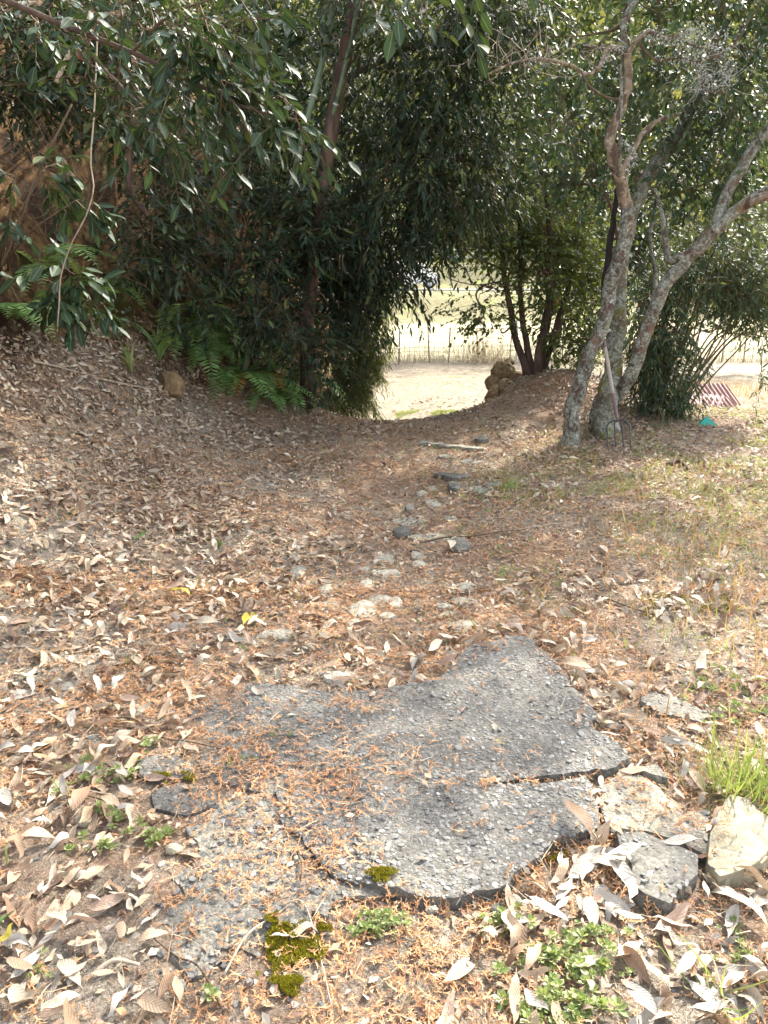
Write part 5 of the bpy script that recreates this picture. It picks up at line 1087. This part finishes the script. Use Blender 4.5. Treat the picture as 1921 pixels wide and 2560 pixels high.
for (a, b_, c, d_, colr) in SPEC:
    p = G(a, b_); q = G(c, d_); v = q - p; L = np.linalg.norm(v); L = min(max(L, .05), .14); z = surf(np.array([p[:2]]))[0]; p[2] = z + .022 + .015 * R.rand(); v[2] = .08 * L * R.randn() + .006
    N = np.array([0, -.25, 1.0]) + .22 * R.randn(3); SM.append(frames(p[None], v[None], N[None], np.array([L]))[0])
# choose the 300 that show largest
c = Mn[:, :3, 3] + Mn[:, :3, 1] * .5; px, py, d = proj(c); nv = (nrm(Mn[:, :3, 2]) * nrm(CAM - c)).sum(1)
ok = (px > 12) & (px < 1909) & (py > 12) & (py < 2548); sc_ = np.where(ok, np.linalg.norm(Mn[:, :3, 1], axis=1) / d * (.4 + np.abs(nv)), 0)
nt_ = 300 - len(SPEC); top = np.argsort(-sc_)[:nt_]; rest = np.setdiff1d(np.arange(len(Mn)), top)
CN = ['silvery grey', 'pale cream', 'light tan', 'chestnut brown', 'pinkish']
allL = [(SM[i], SPEC[i][4]) for i in range(len(SPEC))] + [(Mn[i], CN[R.choice(5, p=[.3, .2, .27, .15, .08])]) for i in top]
LMESH = {}
for cn in DEADC:
    LMESH[cn] = []
    for T in T_NEAR: b = MB(); b.add(*T); LMESH[cn].append(b.mesh('fallen_leaf', DEADC[cn]))
POSE = ['flat', 'folded', 'curled', 'arched', 'curled', 'twisted']
MARKS = [('left of the gravel apron', 600, 2200), ('round the broken concrete pieces', 1600, 2150), ('below the lower slab', 1100, 2400), ('left of the upper slab', 500, 1800), ('along the upper edge of the slab', 900, 1700), ('right of the humped slab', 1500, 1750), ('on the left slope', 200, 1400), ('on the right verge', 1600, 1400), ('on the stony path', 1000, 1450)]
RS = {'left of the gravel apron': 'beside the gravel', 'round the broken concrete pieces': 'by the broken pieces', 'below the lower slab': 'below the slab', 'left of the upper slab': 'left of the slab', 'along the upper edge of the slab': 'above the slab', 'right of the humped slab': 'right of the slab', 'on the left slope': 'on the left slope', 'on the right verge': 'on the right verge', 'on the stony path': 'on the stony path'}
MK = {'left of the gravel apron': 'gravel', 'round the broken concrete pieces': 'dark broken lump', 'below the lower slab': 'slab', 'left of the upper slab': 'slab', 'along the upper edge of the slab': 'slab hump', 'right of the humped slab': 'slab', 'on the left slope': 'path', 'on the right verge': 'path', 'on the stony path': 'slab'}
MP = {'gravel': (560, 2250), 'dark broken lump': (1640, 2200), 'slab': (1000, 1980), 'slab hump': (1250, 1640), 'path': (980, 1450)}
recs = []
for i, (M, cn) in enumerate(allL):
    c = M[:3, 3] + M[:3, 1] * .5; a, b_, d = proj(c); a = float(a[0]); b_ = float(b_[0])
    if b_ < 1590: rg = 'on the left slope' if a < 720 else ('on the right verge' if a > 1280 else 'on the stony path')
    elif b_ < 1980: rg = 'left of the upper slab' if a < 620 else ('right of the humped slab' if a > 1380 else 'along the upper edge of the slab')
    elif a < 600: rg = 'left of the gravel apron'
    elif a > 1380: rg = 'round the broken concrete pieces'
    else: rg = 'below the lower slab'
    if rg == 'along the upper edge of the slab' and b_ > 1740: rg = 'below the lower slab' if b_ > 2000 else rg
    mk = MK[rg]; recs.append((cn, POSE[(i % 8) % 6], rg, math.hypot(a - MP[mk][0], b_ - MP[mk][1]), i, M, mk))
recs.sort(key=lambda r: r[3]); cnt = {}
OR2 = ['closest', 'second closest', 'third closest', 'fourth closest', 'fifth closest', 'sixth closest', 'seventh closest'] + ['%dth closest' % k for k in range(8, 60)]
for cn, po, rg, ds, i, M, mk in recs:
    q = cnt.get((cn, po, rg), 0); cnt[(cn, po, rg)] = q + 1
    p = M[:3, 3]; M2 = M.copy(); o = link('fallen_leaf', LMESH[cn][i % 8], None, None, Matrix(M2.tolist()))
    tag(o, '%s %s fallen leaf %s, %s to the %s' % (cn, po, RS[rg], OR2[q], mk), 'leaf', 'fallen leaves')
b = MB(); Mr = Mn[rest]; sel = R.rand(len(Mr)) < .3
for k, T in enumerate(T_NEAR): b.inst(T, Mr[~sel][k::8]); b.inst(T, Mr[sel][k::8], 1)
pm = sample(84000, 4.3, 9.6, lambda x, y, px, py: leafy(x, y, px, py) * .66); Mm = lay(pm, .028 + .055 * R.rand(len(pm)), .45, .022); sel = R.rand(len(Mm)) < .35
for k, T in enumerate(T_MID): b.inst(T, Mm[~sel][k::3]); b.inst(T, Mm[sel][k::3], 1)
pm = sample(9000, 9.3, 14, lambda x, y, px, py: .3 + 0 * x); Mm = lay(pm, .05 + .05 * R.rand(len(pm)), .38, .02)
for k, T in enumerate(T_MID): b.inst(T, Mm[k::3])
b.build('leaf_litter', [M_DEAD, M_DEADD], None, True, 'stuff')
def needly(x, y, px, py):
    d = .48 + 1.3 * np.clip(fbm(x * 2.3 + 5, y * 2.3, 3, 4), -.4, .5)
    d += .5 * G2(px, py, 900, 1560, 250, 130) + .6 * G2(px, py, 700, 2050, 300, 130) + .3 * G2(px, py, 250, 1850, 300, 200) + .5 * G2(px, py, 1100, 1190, 260, 60) + .5 * G2(px, py, 1600, 1850, 200, 120) + .6 * G2(px, py, 1400, 1370, 330, 120) + .7 * G2(px, py, 1040, 1280, 200, 220) + .3 * G2(px, py, 300, 1500, 400, 200)
    sl = on_slab(np.column_stack([x, y])); cl = fbm(x * 4.5, y * 4.5, 2, 3)
    m = np.where(sl, np.clip(.02 + 1.5 * np.clip(cl - .2, 0, 1), .02, .5) + .4 * G2(px, py, 820, 2110, 90, 130) + .3 * G2(px, py, 500, 1880, 70, 110) + .55 * G2(px, py, 760, 1950, 300, 70) + .35 * G2(px, py, 620, 1860, 120, 110) + .5 * G2(px, py, 700, 2130, 170, 130) + .3 * G2(px, py, 560, 2300, 220, 180) + .5 * G2(px, py, 1250, 1978, 230, 10) + .25 * G2(px, py, 1640, 2060, 90, 40) + .3 * G2(px, py, 900, 1540, 120, 60), d)
    return np.clip(m, 0, 1) * np.interp(bank_u(x, y), [1.6, 2.0], [1, 0])
# small leaf crumbs
b = MB(); pm = sample(60000, 1.0, 7.5, lambda x, y, px, py: .85 * (bank_u(x, y) < 2.2)); k = on_slab(pm) & (R.rand(len(pm)) < .95); pm = pm[~k]; Mm = lay(pm, .012 + .026 * R.rand(len(pm)), .4, .010)
b.inst(leaf_tpl(1, .3, .2, .1), Mm[::2]); pq = sample(80000, 4.5, 10, lambda x, y, px, py: .75 * (1 - .8 * np.clip(needly(x, y, px, py), 0, 1)) * (bank_u(x, y) < 2.2)); Mq = lay(pq, .02 + .035 * R.rand(len(pq)), .4, .012); b.inst(leaf_tpl(1, .3, .2, .1), Mq[::2], 1); b.inst(leaf_tpl(1, .2, .2, .1), Mq[1::2]); b.inst(leaf_tpl(1, .22, .4, .3), Mm[1::2], 1); b.build('leaf_crumbs', [M_DEAD, M_DEADD], None, True, 'stuff')
# orange cedar sprigs
def sprig(seed):
    r = np.random.RandomState(seed); V = []; F = []
    def seg(a, bb, w0, w1):
        n = len(V); a = np.array(a); bb = np.array(bb); d = nrm(bb - a); s = nrm(np.cross(d, [0, 0, 1])); mid = (a + bb) / 2 + np.array([0, 0, .03])
        V.extend([a - s * w0, a + s * w0, bb - s * w1, bb + s * w1]); F.append((n, n + 1, n + 3, n + 2))
    p = np.zeros(3); d = np.array([0, 1.0, .05])
    for i in range(4):
        q = p + d * .25; seg(p, q, .035, .03)
        for sg in ((-1, 1) if r.rand() < .6 else ((1,) if i % 2 else (-1,))):
            e = q + (d * .55 + np.array([sg * .8, 0, .25 * r.randn()])) * (.26 - .035 * i) * (.6 + .6 * r.rand()); seg(q - d * .05, e, .028, .018)
        p = q; d = nrm(d + .35 * r.randn(3) * np.array([1, .3, .25]))
    return pack(V, F)
T_SPR = [sprig(s) for s in range(6)]
b = MB()
ps = sample(100000, 1.0, 3.6, needly); Ms_ = lay(ps, .016 + .034 * R.rand(len(ps)) ** 1.6, .28, .014)
for k, T in enumerate(T_SPR): b.inst(T, Ms_[k::6])
ps = sample(150000, 3.5, 9.2, lambda *a: needly(*a) * 1.1); Ms_ = lay(ps, .02 + .035 * R.rand(len(ps)), .3, .022)
T_S2 = [leaf_tpl(1, .07, .2, .2, .5), leaf_tpl(1, .10, .1, -.3, .4)]
for k, T in enumerate(T_S2): b.inst(T, Ms_[k::2])
b.build('cedar_sprigs', M_NEEDLE, None, False, 'stuff')
# dry straw: lawn on the left, right verge and yard
b = MB(); T_BL = [leaf_tpl(2, .011, .3, .35, .35, .3), leaf_tpl(2, .013, .3, -.4, .35, -.4)]
def strawy(x, y, px, py):
    return np.clip(.16 + 1.3 * G2(px, py, 60, 1120, 380, 100) + 1.1 * G2(px, py, 1650, 1250, 380, 150) + .5 * G2(px, py, 1750, 1600, 260, 200) + .5 * G2(px, py, 650, 1370, 330, 90) + .35 * G2(px, py, 1750, 1400, 250, 200) + .6 * (px > 1250) * (py < 1200) * np.clip(.5 + fbm(x * 2, y * 2, 2), 0, 1), 0, 1) * np.interp(bank_u(x, y), [1.9, 2.2], [1, 0])
ps = sample(110000, 1.2, 9.4, strawy); k = on_slab(ps) & (R.rand(len(ps)) < .8); ps = ps[~k]; Ms_ = lay(ps, .04 + .10 * R.rand(len(ps)), .35, .012)
for k, T in enumerate(T_BL): b.inst(T, Ms_[k::2])
ps = np.column_stack([-2.2 + 9 * R.rand(26000), 9.6 + 16.2 * R.rand(26000)]); ps = ps[R.rand(len(ps)) < 1.0]; Ms_ = lay(ps, .10 + .2 * R.rand(len(ps)), .35, .02); b.inst(T_BL[0], Ms_, 1)
b.build('dry_straw', [M_STRAW, M_STRAWF], None, False, 'stuff')
def blades(n, xy, h0, h1, lean, mat, nm, w=.02, tp=None):
    b = MB(); z = H(xy[:, 0], xy[:, 1]); d = np.column_stack([lean * R.randn(n), lean * R.randn(n), np.ones(n)]); M = frames(np.column_stack([xy, z - .005]), d, R.randn(n, 3) * np.array([1, 1, .2]), h0 + (h1 - h0) * R.rand(n))
    b.inst(tp or leaf_tpl(1 if h1 > .24 or n > 20000 else 2, w, .3, .25, .3, .2), M); return b.build(nm, mat, None, False, 'stuff')
# rusty standing stubble on the right verge and lower terrace, straw at the fence
pv = sample(26000, 1.8, 7, lambda x, y, px, py: .9 * G2(px, py, 1830, 1560, 280, 280) + .35 * G2(px, py, 1650, 1300, 220, 120)); pv = pv[R.rand(len(pv)) < .6]
blades(len(pv), pv, .05, .17, .35, M_RUST, 'rusty_grass', .022)
n = 5200; xy = np.column_stack([3.6 + 6 * R.rand(n), 9.3 + 6 * R.rand(n)]); xy = xy[(fbm(xy[:, 0] * 1.1, xy[:, 1] * 1.1, 2, 3) > -.12) & ~((abs(xy[:, 0] - 5.35) < .75) & (abs(xy[:, 1] - 12.0) < 1.3))]; blades(len(xy), xy, .12, .42, .22, M_RUST, 'dry_terrace_grass', .016)
n = 7000; xy = np.column_stack([-3 + 16 * R.rand(n), 25.4 + .9 * R.randn(n) ** 2]); blades(n, xy, .08, .3, .3, M_STRAWF, 'fence_grass', .02)
n = 9000; xy = np.column_stack([-8 + 30 * R.rand(n), 27 + 22 * R.rand(n)]); blades(n, xy, .08, .25, .5, M_STRAWF, 'field_stubble', .04)
# grass and weeds
def weedy(x, y, px, py): return np.clip(.05 + .9 * G2(px, py, 1640, 1190, 380, 100) + 1.0 * G2(px, py, 1850, 1200, 200, 160) + .35 * G2(px, py, 1400, 1400, 300, 160) + .6 * G2(px, py, 1270, 1230, 80, 30) + .4 * G2(px, py, 1750, 1500, 260, 160), 0, 1) * (fbm(x * 2.6, y * 2.6, 4, 3) > .02 - .4 * G2(px, py, 1850, 1180, 250, 160))
pg = sample(140000, 1.6, 9.5, weedy); k = on_slab(pg); pg = pg[~k]
blades(len(pg), pg, .025, .08, .7, M_GRASS, 'short_grass', .05)
n = 7000; xy = np.column_stack([.2 + 1.4 * R.rand(n), 11.3 + 1.1 * R.rand(n)]); xy = xy[fbm(xy[:, 0] * 2, xy[:, 1] * 2, 3) > 0]; blades(len(xy), xy, .03, .08, .6, M_GRASS, 'yard_grass', .06)
# rosette weeds: each clump a thing, each rosette a part
RT_ = []
for s in range(3):
    r = np.random.RandomState(600 + s); n = 12; a = np.arange(n) * 2.4; el = np.linspace(.15, 1.25, n); pos = np.zeros((n, 3)) + np.column_stack([np.cos(a), np.sin(a), 0 * a]) * .08; pos[:, 2] = np.linspace(.05, .5, n)
    dd = np.column_stack([np.cos(a) * np.cos(el), np.sin(a) * np.cos(el), np.sin(el)]); b = MB(); b.inst(leaf_tpl(2, .32, .25, .1, .6), frames(pos, dd, np.array([0, 0, 1.0]) + .2 * r.randn(n, 3) - dd * .2, np.linspace(1, .45, n))); RT_.append(b.mesh('rosette', M_WEED))
WEEDS = [(1430, 2400, 95, 75, 64, .022, 'big patch of pale green rosette weeds at the bottom right of centre'), (1420, 2530, 115, 40, 50, .024, 'rosette weeds at the bottom edge below the big patch'), (1270, 2320, 60, 30, 22, .020, 'rosette weeds just below the broken slab edge'), (1485, 2340, 40, 25, 8, .018, 'few rosette weeds among silvery leaves right of the slab'), (1255, 2440, 14, 12, 3, .022, 'small isolated rosette weed left of the big patch'), (1575, 2440, 12, 10, 3, .02, 'small isolated rosette weed right of the big patch'), (255, 1945, 75, 28, 26, .022, 'green rosette weeds at the left beneath the dry leaves'), (375, 1885, 26, 26, 7, .02, 'leafy weed by the thin brown twig at left'), (335, 1940, 20, 12, 4, .02, 'bright rosette weed beside the flush concrete patch'), (280, 2050, 34, 18, 12, .022, 'upright green weed right of the round cream pebble'), (380, 2098, 54, 16, 16, .024, 'toothed green weeds trailing left of the gravel apron'), (250, 2120, 40, 16, 7, .02, 'low weeds under the round cream pebble'), (180, 2140, 12, 8, 2, .02, 'tiny weed low at the left edge drift'), (700, 1840, 26, 14, 5, .014, 'small green sprig growing on the upper slab'), (600, 1930, 40, 22, 8, .012, 'tiny clover patch left of the orange band on the slab'), (1800, 1720, 70, 34, 34, .022, 'darker green weeds at the right edge above the grass tuft'), (1860, 1790, 75, 30, 34, .022, 'dense clover like weeds left of the right frame edge'), (1830, 2340, 26, 20, 6, .018, 'clover below the cream rock'), (1850, 2400, 36, 16, 6, .018, 'clover weeds on bare soil at the lower right'), (910, 2330, 60, 26, 26, .016, 'fine green sprigs under the left end of the slab edge'), (985, 2310, 40, 20, 18, .016, 'yellowish fine weeds under the slab edge'), (1255, 1385, 30, 14, 9, .02, 'bright green weed on the litter right of the path'), (1330, 1370, 34, 22, 8, .018, 'green shoots beside the pale stem right of the path'), (1260, 1443, 24, 14, 8, .02, 'round green weed above the leaf drift'), (1470, 1187, 36, 10, 12, .022, 'leafy green weed below the pitchfork tree'), (1435, 1105, 26, 8, 8, .02, 'small leafy weeds at the lichened tree foot'), (1270, 1225, 40, 12, 12, .025, 'green grass clump beside the path stones'), (820, 1150, 34, 20, 9, .02, 'faint green weeds on the left of the path'), (525, 2500, 14, 16, 3, .02, 'pale green weed at the bottom left of centre'), (100, 2440, 30, 50, 6, .018, 'yellowing sprig among the bottom left leaves')]
for i, (px, py, rx, ry, n, s, lab) in enumerate(WEEDS):
    g = G(px, py); t = thing('weed_clump', lab, 'weed', g, 'green weeds'); r = np.random.RandomState(700 + i)
    for k in range(n):
        q = G(px + rx * .62 * r.randn(), min(py + ry * .62 * r.randn(), 2640)); q[2] = surf(np.array([q[:2]]))[0] + .006 + .016 * r.rand() * (s > .015)
        Mx = Matrix.Translation(Vector((q - g).tolist())) @ Matrix.Rotation(r.rand() * 6, 4, 'Z') @ Matrix.Rotation(.3 * r.randn(), 4, 'X') @ Matrix.Scale(s * (.4 + .8 * r.rand()), 4); link('rosette', RT_[k % 3], t, None, Mx)
def tuft(label, px, py, n, h, sp, mat, lean=.55):
    g = G(px, py); t = thing('grass_tuft', label, 'grass', g, 'grass tufts'); r = np.random.RandomState(px)
    b = MB(); p = np.tile(g, (n, 1)) + np.column_stack([sp * r.randn(n), sp * .8 * r.randn(n), 0 * np.arange(n) + .0]); d = np.column_stack([lean * r.randn(n), lean * r.randn(n) - .15, np.ones(n)])
    b.inst(leaf_tpl(7, .013, .3, .75, .3, .3), frames(p, d, -d * np.array([-1, -1, 0]) + np.array([0, 0, .3]) + .3 * r.randn(n, 3), h * (.5 + .8 * r.rand(n)), 1.0)); child('blades', b, mat, t, True, 'stuff')
tuft('bright yellow green grass tuft above the cream rock', 1850, 1985, 150, .19, .055, M_GRASS)
tuft('grass tuft at the right edge beside the cream rock', 1925, 1990, 80, .17, .035, M_GRASS)
tuft('small dark grass tuft beside the path', 1290, 1222, 70, .12, .04, M_FERN)
tuft('wispy green grass at the bottom right', 1780, 2490, 14, .16, .02, M_GRASS, .9)
tuft('dry straw tuft at the fence foot', 1215, 908, 130, .8, .35, M_STRAW, .3)
def moss(label, px, py, rx, ry, n):
    g = G(px, py); t = thing('moss_patch', label, 'moss', g, 'moss patches'); r = np.random.RandomState(px)
    th = r.rand(n) * 6.283; rr = np.sqrt(r.rand(n)) * (1 + .35 * np.sin(th * 3 + px) + .2 * np.sin(th * 5)); P = []
    gx = G(px + rx, py) - g; gy = G(px, py - ry) - g
    p = g[:2] + (rr * np.cos(th))[:, None] * gx[:2] + (rr * np.sin(th))[:, None] * gy[:2]
    p = p[fbm(p[:, 0] * 22, p[:, 1] * 22, 1, 3) > -.12]; n = len(p); z = surf(p) + .006 + .008 * (fbm(p[:, 0] * 30, p[:, 1] * 30, 2) + .3)
    d = np.column_stack([.45 * r.randn(n), .45 * r.randn(n), np.ones(n)]); b = MB(); b.inst(leaf_tpl(1, .2, .2, .1), frames(np.column_stack([p, z]), d, r.randn(n, 3), .005 + .006 * r.rand(n)))
    child('moss_stems', b, M_MOSS, t, False, 'stuff')
moss('olive yellow cushion moss around a pale stone in the gravel', 725, 2385, 75, 60, 6500)
moss('upper lobe of yellow moss left of the stone', 705, 2325, 40, 26, 2200); moss('round moss cushion right of the main moss', 800, 2335, 24, 22, 1700); moss('lowest moss cushion near the bottom', 722, 2470, 32, 22, 2200)
moss('dark moss on the broken lower slab edge', 955, 2222, 30, 18, 1400); moss('little moss spot under the slab crack left', 475, 1950, 16, 8, 500); moss('dark moss spot on the flush concrete patch', 408, 1957, 18, 8, 500)
moss('yellow moss in the right verge leaves', 1660, 1510, 60, 24, 2600); moss('moss among rusty stubble at right', 1800, 1520, 50, 20, 1800); moss('light moss by the slab edge tuft', 1390, 2145, 22, 16, 600)
# cones and brown seed scatter, soil clods
b = MB(); pc = sample(3000, 1.0, 5, lambda x, y, px, py: .25 + .7 * G2(px, py, 1800, 2480, 250, 200) + .4 * G2(px, py, 1500, 1600, 250, 80)); k = on_slab(pc); pc = pc[~k]; n = len(pc)
b.inst(T_CHIP[0], frames(np.column_stack([pc, surf(pc) + .003]), R.randn(n, 3) * np.array([1, 1, .2]), np.array([0, 0, 1]) + .4 * R.randn(n, 3), .004 + .007 * R.rand(n) ** 2)); b.build('soil_crumbs', M_CONE, None, False, 'stuff')
b = MB(); pc = sample(16000, 1.0, 3.4, lambda x, y, px, py: .06 + .9 * G2(px, py, 620, 2230, 230, 260) + .3 * G2(px, py, 1150, 2330, 240, 60)); n = len(pc)
b.inst(T_CHIP[1], frames(np.column_stack([pc, surf(pc) + .003]), R.randn(n, 3) * np.array([1, 1, .2]), np.array([0, 0, 1]) + .3 * R.randn(n, 3), .004 + .012 * R.rand(n) ** 3)); b.build('gravel', M_CHIP, None, False, 'stuff')
bpy.context.view_layer.update()
